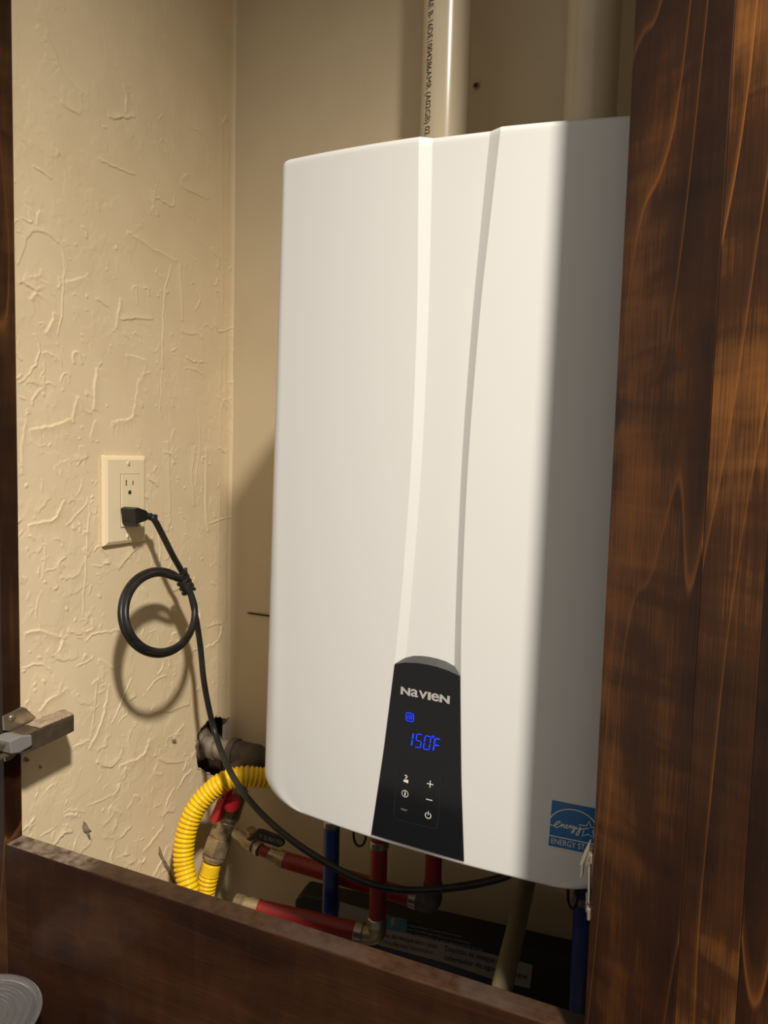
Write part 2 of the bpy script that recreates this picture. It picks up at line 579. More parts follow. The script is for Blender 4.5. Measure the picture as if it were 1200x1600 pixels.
def build_wall_left():
    y0, y1, z0, z1 = FY1 + 0.0005, YB, -0.82, 0.78
    st = 0.00112
    ny = int((y1 - y0) / st)
    nz = int((z1 - z0) / st)
    ys = np.linspace(y0, y1, ny)
    zs = np.linspace(z0, z1, nz)
    H = 0.0022 * value_noise(ny, nz, 4, 13, 1) + 0.00045 * value_noise(ny, nz, 14, 40, 2) + 0.00005 * value_noise(ny, nz, 110, 360, 3)
    # trowelled skins: faint plateaus with an irregular edge
    pl = value_noise(ny, nz, 7, 20, 5) + 0.55 * value_noise(ny, nz, 22, 66, 6) + 0.25 * value_noise(ny, nz, 70, 210, 9)
    H += 0.00022 * (np.clip((pl - 0.16) / 0.02, 0, 1))
    pl2 = value_noise(ny, nz, 5, 26, 15) + 0.5 * value_noise(ny, nz, 26, 60, 16) + 0.2 * value_noise(ny, nz, 80, 230, 19)
    H += 0.00018 * (np.clip((pl2 - 0.25) / 0.02, 0, 1))

    def ridge(pts, h, w, tail=0.0, side=1):
        pts = np.asarray(pts, float)
        n = len(pts) - 1
        for i in range(n):
            a = pts[i]
            b = pts[i + 1]
            ext = 4 * w + tail * 3
            ja, jb = np.searchsorted(ys, [min(a[0], b[0]) - ext, max(a[0], b[0]) + ext])
            ia, ib = np.searchsorted(zs, [min(a[1], b[1]) - ext, max(a[1], b[1]) + ext])
            if jb - ja < 2 or ib - ia < 2:
                continue
            YY, ZZ = np.meshgrid(ys[ja:jb], zs[ia:ib])
            d = b - a
            L = max(np.linalg.norm(d), 1e-6)
            d = d / L
            ty = (YY - a[0]) * d[0] + (ZZ - a[1]) * d[1]
            tp = (YY - a[0]) * -d[1] + (ZZ - a[1]) * d[0]
            out = np.maximum(np.maximum(-ty, ty - L), 0)
            q = np.hypot(np.abs(tp), out)
            k0 = 1.0 - 0.75 * abs((i + 0.5) / n - 0.45)
            prof = np.exp(-(q / w) ** 2)
            if tail:
                s = tp * side
                prof = np.maximum(prof, np.where(s > 0, np.exp(-s / tail) * np.exp(-(out / w) ** 2), 0))
            H[ia:ib, ja:jb] = np.maximum(H[ia:ib, ja:jb], 0) * 0 + H[ia:ib, ja:jb]
            G_ = H2[ia:ib, ja:jb]
            np.maximum(G_, h * k0 * prof, out=G_)

    H2 = np.zeros_like(H)
    P = lambda l: [(px(a, b, X=XL)[1], px(a, b, X=XL)[2]) for a, b in l]
    marks = [
        [(60, 42), (80, 70), (95, 105), (112, 128), (128, 142)], [(95, 160), (112, 173), (123, 177)], [(170, 184), (210, 183)],
        [(295, 198), (310, 206), (335, 228)], [(355, 180), (345, 195)], [(155, 248), (180, 262), (210, 272)], [(52, 260), (80, 278)],
        [(282, 290), (305, 303), (326, 312)], [(236, 305), (250, 312), (270, 322), (272, 305)], [(28, 415), (50, 362), (92, 382), (100, 430)],
        [(98, 444), (137, 430)], [(200, 362), (215, 372), (235, 385), (275, 408)], [(188, 468), (180, 512)], [(182, 500), (210, 498), (238, 499)],
        [(268, 415), (257, 460), (254, 530), (252, 620)], [(282, 415), (286, 500)], [(310, 448), (313, 470), (304, 484)],
        [(98, 430), (96, 490), (88, 522)], [(335, 500), (342, 518), (362, 512)], [(195, 555), (215, 558), (228, 568), (222, 592)],
        [(292, 558), (302, 565), (318, 566)], [(290, 575), (305, 578), (318, 586)], [(30, 598), (52, 575), (62, 545), (52, 522)],
        [(45, 672), (80, 666), (110, 655)], [(112, 660), (120, 622), (132, 640), (142, 645)], [(175, 660), (190, 656), (206, 648), (216, 590)],
        [(60, 330), (55, 350)], [(30, 440), (55, 455), (45, 468)], [(150, 575), (145, 640)], [(310, 640), (312, 700), (305, 760)],
        [(340, 620), (360, 650), (366, 690)], [(230, 745), (246, 760)], [(32, 740), (34, 690), (42, 640)], [(140, 790), (136, 860), (131, 960)],
        [(262, 690), (266, 800), (262, 830)], [(305, 700), (300, 740), (304, 790)], [(322, 700), (320, 790), (324, 830)], [(185, 890), (200, 870), (215, 855)],
        [(45, 820), (85, 810), (100, 780)], [(38, 990), (60, 985), (92, 995)], [(216, 960), (228, 948), (250, 945), (262, 952)],
        [(135, 1000), (150, 990), (185, 985)], [(322, 820), (345, 812), (362, 808)], [(325, 980), (345, 975), (340, 1000), (320, 1012)],
        [(150, 1065), (148, 1100), (142, 1150)], [(170, 1070), (160, 1120), (140, 1170)], [(205, 1060), (175, 1130)], [(62, 1110), (78, 1092), (100, 1080)],
        [(186, 1195), (215, 1185), (228, 1170), (232, 1155)], [(190, 1210), (196, 1200), (194, 1218)], [(150, 1192), (172, 1198), (186, 1185)],
        [(210, 1175), (200, 1160), (205, 1140)], [(138, 1258), (155, 1252), (178, 1240)], [(170, 1275), (172, 1262), (190, 1270)],
        [(255, 1275), (262, 1250), (272, 1232)], [(255, 1278), (262, 1268), (272, 1270)], [(85, 1320), (100, 1302), (112, 1300)],
        [(125, 1333), (140, 1320)], [(225, 1330), (240, 1312), (256, 1290)], [(190, 1308), (205, 1292)], [(240, 1370), (250, 1350), (262, 1322)],
        [(230, 1080), (245, 1062), (262, 1055)], [(235, 1110), (262, 1112), (295, 1100)], [(240, 1180), (262, 1192), (290, 1190)],
        [(58, 865), (70, 852), (66, 905)], [(60, 930), (56, 960), (64, 985)], [(95, 905), (120, 900), (132, 880)], [(72, 1020), (95, 1032), (120, 1028)],
        [(35, 1045), (60, 1038), (80, 1048)], [(155, 1030), (175, 1042), (190, 1038)], [(290, 1050), (300, 1020), (318, 1012)], [(245, 820), (250, 860), (248, 890)],
    ]
    for q in marks:
        p = P(q)
        s = catmull([V((a, b, 0)) for a, b in p], 6)[:, :2]
        s = s + rng.normal(0, 0.0007, s.shape)
        ridge(s, rng.uniform(0.0009, 0.0018), rng.uniform(0.0007, 0.0011), rng.choice([0, 0.004, 0.008]), rng.choice([-1, 1]))
    n_ = 0
    while n_ < 330:      # many small trowel marks, denser low down
        u = rng.uniform(20, 370)
        v = rng.uniform(120, 1400)
        if rng.random() > (0.10 if v < 330 else 0.35 if v < 520 else 0.8 if v < 900 else 1.0):
            continue
        n_ += 1
        y, z = P([(u, v)])[0]
        ang = rng.normal(1.2, 0.9)
        L = rng.uniform(0.005, 0.026) * (1.7 if rng.random() < 0.15 else 1)
        pts = [(y, z)]
        for k in range(rng.integers(3, 9)):
            ang += rng.normal(0, 0.55)
            y += math.cos(ang) * L / 5
            z += math.sin(ang) * L / 5
            pts.append((y, z))
        ridge(pts, rng.uniform(0.0005, 0.0016), rng.uniform(0.0006, 0.0011), rng.choice([0, 0, 0.003, 0.006]), rng.choice([-1, 1]))
    for k in range(160):
        u = rng.uniform(20, 370)
        v = rng.uniform(350, 1400)
        y, z = P([(u, v)])[0]
        ridge([(y, z), (y + rng.normal(0, 0.0015), z + rng.normal(0, 0.0015))], rng.uniform(0.0004, 0.0014), rng.uniform(0.0009, 0.0016))
    # taped corner: long ragged upright ridges next to the back wall
    for dy, h in ((0.012, 0.0011), (0.030, 0.0008)):
        zz = np.linspace(-0.80, 0.57, 150)
        yy = YB - dy + np.cumsum(rng.normal(0, 0.0005, 150))
        yy = YB - dy + (yy - yy.mean()) * 0.8
        for s in range(0, 148, 8):
            if rng.random() < 0.75:
                ridge(np.stack([yy[s:s + 9], zz[s:s + 9]], 1), h * rng.uniform(0.5, 1.2), 0.0013, 0.004, 1)
    H += H2
    # round over into the corner
    H += 0.004 * np.exp(-(YB - ys) / 0.004)[None, :]
    # ragged hole round the gas pipe
    hp = [(304, 1165), (309, 1145), (318, 1131), (328, 1123), (340, 1119), (352, 1121), (366, 1118), (368, 1212), (352, 1213), (336, 1213), (324, 1207), (313, 1202), (307, 1190)]
    hole = np.array(P(hp))
    hole = catmull([V((a, b, 0)) for a, b in np.vstack([hole, hole[:1]])], 5)[:-1, :2]
    hole = hole + rng.normal(0, 0.0011, hole.shape)
    YY, ZZ = np.meshgrid(ys, zs)
    inside = np.zeros(YY.shape, bool)
    n = len(hole)
    for i in range(n):
        a = hole[i]
        b = hole[(i + 1) % n]
        if a[1] == b[1]:
            continue
        c = ((a[1] > ZZ) != (b[1] > ZZ)) & (YY < (b[0] - a[0]) * (ZZ - a[1]) / (b[1] - a[1]) + a[0])
        inside ^= c
    idx = np.arange(ny * nz).reshape(nz, ny)
    q = np.stack([idx[:-1, :-1], idx[:-1, 1:], idx[1:, 1:], idx[1:, :-1]], -1)
    keep = ~(inside[:-1, :-1] & inside[:-1, 1:] & inside[1:, 1:] & inside[1:, :-1])
    q = q[keep]
    # bulge of torn paper round the hole
    hc = hole.mean(0)
    vx = np.stack([XL + H, YY, ZZ], -1).reshape(-1, 3)
    used = np.unique(q)
    remap = -np.ones(ny * nz, int)
    remap[used] = np.arange(len(used))
    vx = vx[used]
    q = remap[q]
    org = V((XL, (y0 + y1) / 2, z0))
    me = bpy.data.meshes.new('wall_left')
    me.vertices.add(len(vx))
    me.vertices.foreach_set('co', (vx - org).astype(np.float32).ravel())
    me.loops.add(len(q) * 4)
    me.loops.foreach_set('vertex_index', q.astype(np.int32).ravel())
    me.polygons.add(len(q))
    me.polygons.foreach_set('loop_start', np.arange(0, len(q) * 4, 4, dtype=np.int32))
    me.polygons.foreach_set('use_smooth', np.ones(len(q), bool))
    me.update()
    me.validate()
    me.materials.append(M['wall_textured'])
    o = bpy.data.objects.new('wall_left', me)
    o.location = org
    C.objects.link(o)
    structure(o, 'beige hand-trowelled plaster side wall with ragged pipe hole')
    # broken board edge of the hole and the cavity behind it
    g = G()
    h2 = np.vstack([hole, hole[:1]])
    rows = []
    for dx, grow in ((0.0012, 1.04), (-0.0005, 0.99), (-0.006, 1.0), (-0.013, 1.10)):
        rows.append([(XL + dx + rng.normal(0, 0.0006), min(hc[0] + (p[0] - hc[0]) * grow, YB + 0.003), hc[1] + (p[1] - hc[1]) * grow) for p in hole])
    g.grid(rows, closed_u=True)
    g.obj('hole_edge', M['gypsum'], o, smooth=True)
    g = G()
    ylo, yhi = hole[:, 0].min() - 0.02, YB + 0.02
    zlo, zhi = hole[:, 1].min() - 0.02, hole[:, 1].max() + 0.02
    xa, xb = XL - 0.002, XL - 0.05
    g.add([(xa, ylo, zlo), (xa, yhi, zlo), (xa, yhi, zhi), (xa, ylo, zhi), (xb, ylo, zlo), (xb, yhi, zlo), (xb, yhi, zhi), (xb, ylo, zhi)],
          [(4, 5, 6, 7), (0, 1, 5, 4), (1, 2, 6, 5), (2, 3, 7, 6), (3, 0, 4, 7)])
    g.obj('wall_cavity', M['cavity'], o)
    return o


wl = build_wall_left()


def dirt(pts, name='dirt_mark'):
    q = [px(a, b, X=XL + 0.0022) for a, b in pts]
    c = np.mean(q, 0)
    n = len(q)
    ring = []
    for i in range(n):
        for t in (0, .33, .66):
            p = q[i] + (q[(i + 1) % n] - q[i]) * t
            ring.append(p + V((0, rng.normal(0, .0007), rng.normal(0, .0007))))
    G().add([c + V((0.0006, 0, 0))] + [V((XL + 0.0012, p[1], p[2])) for p in ring], [(0, 1 + i, 1 + (i + 1) % len(ring)) for i in range(len(ring))]).obj(name, M['grime'], wl)


dirt([(131, 1283), (136, 1288), (143, 1298), (139, 1303), (144, 1313), (136, 1303), (129, 1295)])
dirt([(249, 1322), (254, 1335), (262, 1350), (270, 1368), (277, 1384), (270, 1378), (262, 1362), (254, 1346), (249, 1333)])
dirt([(269, 1155), (275, 1154), (278, 1161), (272, 1164)])
dirt([(40, 1182), (46, 1186), (44, 1191), (38, 1189)])
dirt([(62, 1195), (66, 1197), (65, 1201), (61, 1200)])
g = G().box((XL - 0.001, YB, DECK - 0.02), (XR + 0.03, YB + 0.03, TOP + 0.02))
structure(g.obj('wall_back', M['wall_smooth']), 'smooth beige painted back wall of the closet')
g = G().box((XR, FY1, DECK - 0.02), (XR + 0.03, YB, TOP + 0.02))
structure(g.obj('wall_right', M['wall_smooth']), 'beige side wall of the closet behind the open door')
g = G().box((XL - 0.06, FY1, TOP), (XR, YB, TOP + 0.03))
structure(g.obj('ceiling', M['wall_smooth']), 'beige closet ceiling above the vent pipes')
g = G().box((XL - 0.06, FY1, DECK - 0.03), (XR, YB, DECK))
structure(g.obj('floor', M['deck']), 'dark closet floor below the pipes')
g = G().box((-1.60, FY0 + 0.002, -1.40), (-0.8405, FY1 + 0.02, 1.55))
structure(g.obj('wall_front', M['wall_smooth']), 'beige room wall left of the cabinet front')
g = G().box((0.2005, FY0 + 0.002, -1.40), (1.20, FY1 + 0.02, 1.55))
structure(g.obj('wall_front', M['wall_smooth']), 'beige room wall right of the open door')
# outer faces of the side wall above and below the trowelled part
g = G().box((XL - 0.06, FY1, 0.775), (XL, YB, TOP))
structure(g.obj('trim_1', M['wall_smooth']), 'plain beige upper strip of the side wall')

# ------------------------------------------------------------------ cabinet face frame
SX = -0.7054                    # inner edge of the left stile
DX = -0.0495                     # inner edge of the right stile
frame = thing('cabinet', 'dark brown stained wood cabinet front with its right door swung open', 'cabinet', (-0.35, FY0, -0.738))
bevel(G().box((-0.84, FY0, -0.738), (SX, FY1, 1.10)).obj('stile', M['wood_v'], frame), 0.0012)
bevel(G().box((DX, FY0, -0.738), (0.20, FY1, 1.10)).obj('stile', M['wood_v'], frame), 0.0012)
bevel(G().box((SX + 0.0004, FY0 + 0.0004, -0.738), (DX - 0.0004, FY1, SILL)).obj('rail', M['wood_h'], frame, label='dusty bottom rail with a greyish top edge'), 0.0015)
bevel(G().box((SX + 0.0004, FY0 + 0.0004, 1.0), (DX - 0.0004, FY1, 1.10)).obj('rail', M['wood_h'], frame), 0.0015)

# ------------------------------------------------------------------ open door on the right
dang = math.radians(48)
DH = 1.62


def door_board(name, x0, x1, m, dy, parent):
    g = G().box((x0, dy, 0), (x1, 0.020, DH))
    o = bpy.data.objects.new(name, bpy.data.meshes.new(name))
    o.data.from_pydata(g.v, [], g.f)
    o.data.materials.append(m)
    C.objects.link(o)
    o.parent = parent
    return bevel(o, 0.0006)


door = door_board('door', 0.0, 0.0830, M['wood_door'], 0.0, frame)
door.location = Vector((-0.0508, 0.5400, -0.60)) - frame.location
door.rotation_euler = (0, 0, -(math.pi / 2 - dang))      # local +x runs out along the door's inside face
door['label'] = 'open door of glued dark stained boards'
door_board('board', 0.0831, 0.1270, M['wood_door_b'], 0.0002, door)
door_board('board', 0.1271, 0.34, M['wood_door'], 0.0, door)

# ------------------------------------------------------------------ water heater
HC = V((-0.2207, 0.6469, -0.0472))
ROLL, LEAN, BOW = 0.0363, -0.0221, 0.0174
HW, HH = 0.2000, 0.3475
CB, SB = math.cos(ROLL), math.sin(ROLL)


def hp(u, v, d):
    return V((HC[0] + u * CB + v * SB, HC[1] + LEAN * v + d, HC[2] - u * SB + v * CB))


def front(u):
    return BOW * (u / 0.198) ** 2


def hpix(x, y, d=0.0):
    r = RW @ np.array([x - 600.0, y - 800.0, F])
    v = 0.0
    for _ in range(20):
        p = r * (HC[1] + LEAN * v + d) / r[1]
        dx, dz = p[0] - HC[0], p[2] - HC[2]
        u = dx * CB - dz * SB
        v = dx * SB + dz * CB
        if d is None:
            break
    return u, v


def hpix_s(x, y, off=0.0):
    """point of the bowed front seen at a pixel"""
    d = 0.0
    for _ in range(6):
        u, v = hpix(x, y, d)
        d = front(u) + off
    return u, v


TV = [0.36, 0.338, 0.190, 0.078, 0.009, -0.086, -0.157, -0.25, -0.36]
TO = [0.0400, 0.0385, 0.0308, 0.0286, 0.0288, 0.0310, 0.0345, 0.0412, 0.0502]
TI = [0.0285, 0.0270, 0.0217, 0.0200, 0.0206, 0.0230, 0.0256, 0.0320, 0.0412]


def smooth_interp(v, tab):
    x = np.array(TV[::-1])
    y = np.array(tab[::-1])
    acc = 0
    for dv, w in ((-0.03, .2), (-0.015, .2), (0, .2), (0.015, .2), (0.03, .2)):
        acc += w * np.interp(v + dv, x, y)
    return acc


heater = thing('water_heater', 'white wall-hung tankless water heater with a black control panel', 'water heater', tuple(hp(0, -HH, 0.16)))
RD = 0.007
HB = 0.3522
rows = []


def section(v, inset, shrink):
    """one half-profile; inset pushes the front back (edge rounding), shrink narrows it"""
    co = smooth_interp(v, TO)
    ci = smooth_interp(v, TI)
    cw = np.interp(v, [-0.35, -0.25, 0.0, 0.345], [0.030, 0.028, 0.016, 0.011])   # side rounding is wider low down
    cd = np.interp(v, [-0.35, 0.345], [0.016, 0.010])
    hw = HW - shrink
    pts = [(0, RD + inset), (ci * 0.5, RD + inset), (ci - 0.0004, RD + inset), (ci, RD + inset), (ci + 0.0006, RD - 0.0003 + inset)]
    fo = front(co)
    pts += [(co - 0.0006, fo + 0.0004 + inset), (co, fo + inset), (co + 0.0008, front(co + .0008) + inset)]
    ue = hw - cw
    for k in np.linspace(0.08, 1, 12):
        u = co + (ue - co) * k
        pts.append((u, front(u) + inset))
    e0 = front(ue)
    for a in np.linspace(0.12, 1, 9) * math.pi / 2:
        pts.append((ue + cw * math.sin(a), e0 + inset + (cd + 2 * e0 / ue * cw) * (1 - math.cos(a))))
    pts.append((hw, 0.09))
    pts.append((hw, 0.135))
    return pts


def corner(d, r):
    return r - math.sqrt(max(r * r - (r - d) ** 2, 0)) if d < r else 0.0


levels = []
for t in (0, 0.15, 0.3, 0.5, 0.75, 1.0):
    levels.append(-HB + 0.0035 * t)
levels += list(-HB + np.array([0.006, 0.009, 0.0125, 0.017, 0.022, 0.028]))
levels += list(np.linspace(-HB + 0.034, HH - 0.016, 52))
levels += list(HH - np.array([0.011, 0.007, 0.0045, 0.0025, 0.001, 0.0]))
for v in levels:
    top = HH - v
    bot = v + HB
    inset = corner(top, 0.006) + corner(bot, 0.003)
    shrink = corner(top, 0.007) + 1.7 * corner(bot, 0.030)
    half = section(v, inset, shrink)
    prof = [(-u, d) for u, d in half[::-1]] + half[1:]
    rows.append([hp(u, v, d) for u, d in prof])
g = G().grid(rows)
n = len(rows[0])
g.f.append(tuple(range(n)))
g.f.append(tuple(range((len(rows) - 1) * n, len(rows) * n))[::-1])
g.obj('front_cover', M['enamel'], heater, smooth=True, sharp=28)
g = G().box((-HW + 0.008, -HH + 0.012, 0.13), (HW - 0.008, HH - 0.02, 0.362), lambda q: hp(q[0], q[1], q[2] - LEAN * q[1]))
bevel(g.obj('rear_case', M['case'], heater), 0.004)
# connection stubs under the case
for (x, y, r, nm) in ((-0.4255, 0.845, 0.0135, 'port'), (-0.345, 0.82, 0.0135, 'port'), (-0.2845, 0.87, 0.0135, 'port'), (-0.084, 0.82, 0.0135, 'port'), (-0.155, 0.925, 0.011, 'port')):
    G().turned((x, y, -0.36), (x, y, -0.5), [(0, r), (0.080, r), (0.081, r * 0.84), (0.09, r * 0.84)]).obj(nm, M['brass'], heater, smooth=True, sharp=40)

# control panel: black tapered insert flush with the cover's sides
pv = lambda u, v, d: hp(u, v, d)
cp_top = [(-0.0340, -0.1600), (-0.022, -0.1563), (-0.010, -0.1546), (0.0, -0.1543), (0.010, -0.1547), (0.022, -0.1565), (0.0343, -0.1600)]
cp_back = [(-0.0262, -0.1540), (-0.0165, -0.1502), (-0.008, -0.1488), (0.0, -0.1484), (0.008, -0.1487), (0.017, -0.1500), (0.0268, -0.1535)]
rowsP = []
for k in np.linspace(0, 1, 18):
    row = []
    for (u, v) in cp_top:
        s = u / 0.034
        wb = np.interp(k, [0, 0.5, 1], [0.034, 0.0410, 0.0500])
        row.append(hp(s * wb, v + (-0.3462 - v) * k, -0.0012 + 0.0006 * s * s))
    rowsP.append(row)
panel = G()
panel.grid(rowsP)
# side skirts down into the recess
panel.grid([[r[0] for r in rowsP], [r[0] + V((0.001, 0.010, 0)) for r in rowsP]])
panel.grid([[r[-1] for r in rowsP], [r[-1] + V((-0.001, 0.010, 0)) for r in rowsP]])
panel.grid([rowsP[-1], [p + V((0, 0.010, 0)) for p in rowsP[-1]]])
cpanel = panel.obj('control_panel', M['gloss_black'], heater, smooth=True, sharp=25, label='glossy black tapered control panel with blue display')
G().grid([[hp(u, v, -0.0012 + 0.0006 * (u / 0.034) ** 2) for u, v in cp_top], [hp(u, v, RD + 0.0005) for u, v in cp_back]]).obj('panel_bevel', M['soft_black'], cpanel, label='grey bevelled top edge')
# white lip below the panel
rowsL = []
for k, (dv, dd) in enumerate(((0.0004, -0.0002), (-0.0020, -0.0002), (-0.0048, 0.0006), (-0.0062, 0.003), (-0.0062, 0.02))):
    rowsL.append([hp(s * 0.0502, -0.3462 + dv, dd + 0.0004) for s in np.linspace(-1, 1, 9)])
G().grid(rowsL).obj('lip', M['enamel'], heater, smooth=True)


def on_panel(u, v):
    return hp(u, v, -0.0018 + 0.0006 * (u / 0.045) ** 2)


# raised wordmark, every letter brought to the same height
g2 = P2()
xs = -0.0257
for ch, wd, small in (('N', 0.0104, 0), ('a', 0.0080, 1), ('V', 0.0092, 0), ('I', 0.0031, 0), ('e', 0.0082, 1), ('N', 0.0104, 0)):
    tv, tf = text2d(ch, 1.0, bold=0.018 if small else 0.045)
    lo, hi = tv.min(0), tv.max(0)
    tv = (tv - lo) / (hi - lo)
    g2.add((np.stack([tv[:, 0] * wd, tv[:, 1] * 0.0080], 1), tf), (xs, -0.1895))
    xs += wd + 0.00045
g2.obj('lettering', on_panel, M['silver'], cpanel, label='silver wordmark')

# seven-segment read-out and status icon
led = P2()


def seg_digit(x, y, w, h, segs, t=0.0009, sl=0.10):
    c = {'a': ((0, h), (w, h)), 'b': ((w, h), (w, h / 2)), 'c': ((w, h / 2), (w, 0)), 'd': ((0, 0), (w, 0)), 'e': ((0, 0), (0, h / 2)), 'f': ((0, h / 2), (0, h)), 'g': ((0, h / 2), (w, h / 2))}
    for s in segs:
        (a, b), (p, q) = c[s]
        dx, dy = p - a, q - b
        L = math.hypot(dx, dy)
        k = 0.0006 / L
        led.add(stroke2d([(x + a + dx * k + sl * b, y + b + dy * k), (x + a + dx * (1 - k) + sl * (b + dy), y + b + dy * (1 - k))], t))


yb = -0.2405
seg_digit(-0.0110, yb, 0.0001, 0.0140, 'bc', t=0.0013)
seg_digit(-0.0070, yb, 0.0056, 0.0140, 'afgcd')
seg_digit(0.0018, yb, 0.0060, 0.0140, 'abcdef')
seg_digit(0.0122, yb, 0.0056, 0.0135, 'aefg', t=0.0012)
tt = np.linspace(0, 2 * math.pi, 14)
led.add(stroke2d(np.stack([0.0112 + 0.0010 * np.cos(tt), yb + 0.0145 + 0.0010 * np.sin(tt)], 1), 0.0006))
ix, iy = -0.0143, -0.2112
rr = [(ix - .0040, iy - .0030), (ix - .0030, iy - .0042), (ix + .0030, iy - .0042), (ix + .0040, iy - .0030), (ix + .0040, iy + .0030), (ix + .0030, iy + .0042), (ix - .0030, iy + .0042), (ix - .0040, iy + .0030), (ix - .0040, iy - .0030)]
led.add(stroke2d(rr, 0.0007))
for k in (-0.0016, 0.0004, 0.0022):
    led.add(stroke2d([(ix + k - 0.0012, iy - 0.0024), (ix + k - 0.0002, iy - 0.0004), (ix + k - 0.0006, iy + 0.0006), (ix + k + 0.0008, iy + 0.0026)], 0.0006))
led.obj('display', on_panel, M['led'], cpanel, label='blue lit read-out 150 degrees F')

# button field: rounded outline and printed symbols
bf = P2()
bl = [hpix(*p) for p in ((622, 1198), (617, 1262), (616, 1270), (618, 1277), (622, 1280), (676, 1293), (681, 1294), (684, 1290), (687, 1262), (690, 1208))]
bf.add(stroke2d(bl, 0.0006))
bf.obj('button_field', on_panel, M['groove'], cpanel)
ic = P2()


def at_px(x, y):
    return hpix(x, y)


u, v = at_px(673, 1224)
ic.add(stroke2d([(u - .0034, v), (u + .0034, v)], .0009)).add(stroke2d([(u, v - .0036), (u, v + .0036)], .0009))
u, v = at_px(671.5, 1248.5)
ic.add(stroke2d([(u - .0034, v), (u + .0034, v)], .0009))
u, v = at_px(669.8, 1273)
ta = np.linspace(math.pi * 0.66, math.pi * 2.34, 20)
ic.add(stroke2d(np.stack([u + .0030 * np.cos(ta), v + .0030 * np.sin(ta)], 1), .0008)).add(stroke2d([(u, v + .0004), (u, v + .0044)], .0008))
u, v = at_px(633.8, 1239)
ic.add(stroke2d(np.stack([u + .0034 * np.cos(tt), v + .0036 * np.sin(tt)], 1), .0006)).add(stroke2d([(u, v - .0022), (u, v + .0010)], .0013)).add(stroke2d([(u, v + .0014), (u, v + .0024)], .0013))
u, v = at_px(635.3, 1216)
ic.poly([(u - .0026, v - .0034), (u + .0026, v - .0040), (u + .0026, v - .0004), (u - .0022, v - .0010)])
ic.add(stroke2d([(u - .0014, v + .0030), (u - .0002, v + .0040), (u + .0010, v + .0030), (u + .0004, v + .0012), (u - .0008, v + .0004)], .0011))
ic.obj('button_symbols', on_panel, M['print_white'], cpanel, label='white printed button symbols')
tx = P2()
u, v = at_px(627.5, 1264)
tx.add(text2d('RESET', 0.0026, bold=0.00004), (u, v))
tx.obj('button_lettering', on_panel, M['print_grey'], cpanel)

# blue efficiency sticker on the bowed front
S0 = hpix_s(861, 1249.5)
S1 = hpix_s(857, 1321)
SW = 0.0455
SHH = abs(S0[1] - S1[1])
sang = -0.012


def on_sticker(off):
    def f(a, b):   # a, b in 0..1 of the sticker, b up from the lower edge
        u = S1[0] + a * SW - b * SHH * sang * 0
        v = S1[1] + b * SHH + a * SW * sang
        return hp(u, v, front(u) - off)
    return f


st = P2()
for i in range(10):
    st.poly([(i / 10, 0), ((i + 1) / 10, 0), ((i + 1) / 10, 1), (i / 10, 1)])
sticker = st.obj('efficiency_sticker', on_sticker(0.0004), M['sticker'], heater, label='square blue sticker with a white arc, star and lettering')
pr = P2()
W_ = 0.022
ta = np.linspace(math.radians(158), math.radians(20), 30)
pr.add(stroke2d(np.stack([0.46 + 0.50 * np.cos(ta), 0.45 + 0.44 * np.sin(ta)], 1), W_))
pr.add(stroke2d([(0.0, 0.235), (1.0, 0.235)], W_))
pr.add(stroke2d([(0.0, 0.005), (1.0, 0.005)], 0.012))
k = 1 / 960.0
Z7 = lambda l: [((x - 95 - (1000 - y) * 0.06) / 1010.0, (1090 + (x - 95) * 0.135 - y) / 975.0) for x, y in l]
word = [(120, 635), (160, 645), (200, 650), (250, 622), (305, 580), (320, 560), (295, 550), (250, 572), (215, 620), (210, 660), (240, 682), (290, 668), (340, 625), (362, 600),
        (352, 640), (345, 672), (372, 630), (398, 610), (404, 640), (400, 675), (420, 672), (450, 640), (470, 622), (455, 612), (440, 640), (450, 678), (480, 676), (512, 632),
        (520, 618), (530, 640), (520, 682), (540, 645), (560, 630), (600, 640), (575, 630), (560, 660), (580, 690), (615, 640), (605, 710), (580, 765), (552, 770), (570, 730), (640, 670),
        (655, 630), (650, 680), (680, 690), (722, 640), (715, 700), (690, 790), (655, 815), (640, 790), (680, 730), (745, 685), (800, 668), (890, 655)]
pw = np.array(Z7(word))
pw3 = catmull([V((a, b, 0)) for a, b in pw], 4)[:, :2]
pr.add(stroke2d(pw3, 0.020))
star = np.array(Z7([(690, 595), (845, 605), (890, 500), (930, 625), (1045, 640), (965, 695), (995, 860), (880, 775), (755, 825), (795, 705)]))
pr.add(stroke2d(star, 0.020))
pr.add(text2d('ENERGY STAR', 0.175, sx=0.78, spacing=0.98), (0.04, 0.075))
pr.obj('sticker_print', on_sticker(0.0008), M['print_white'], sticker)


# wire loops that hang out under the case
def wire_loop(cx_, cy_, w, h, Y, label):
    pts = []
    for a in np.linspace(math.pi * 0.98, math.pi * 2.02, 18):
        pts.append(px(cx_ + w * math.cos(a), cy_ - h * math.sin(a), Y=Y))
    pts = [px(cx_ - w, cy_ - 45, Y=Y)] + pts + [px(cx_ + w, cy_ - 45, Y=Y)]
    tag(G().tube(catmull(pts, 4), 0.0016, 8).obj('wire_loop', M['rubber'], smooth=True), label, 'wire', 'wire loops under the heater')


wire_loop(562, 1305, 9.5, 17, 0.80, 'thin black wire loop under the heater beside the red vertical pipe')
wire_loop(895, 1400, 7.5, 19, 0.80, 'thin black wire loop under the heater near the right hinge')


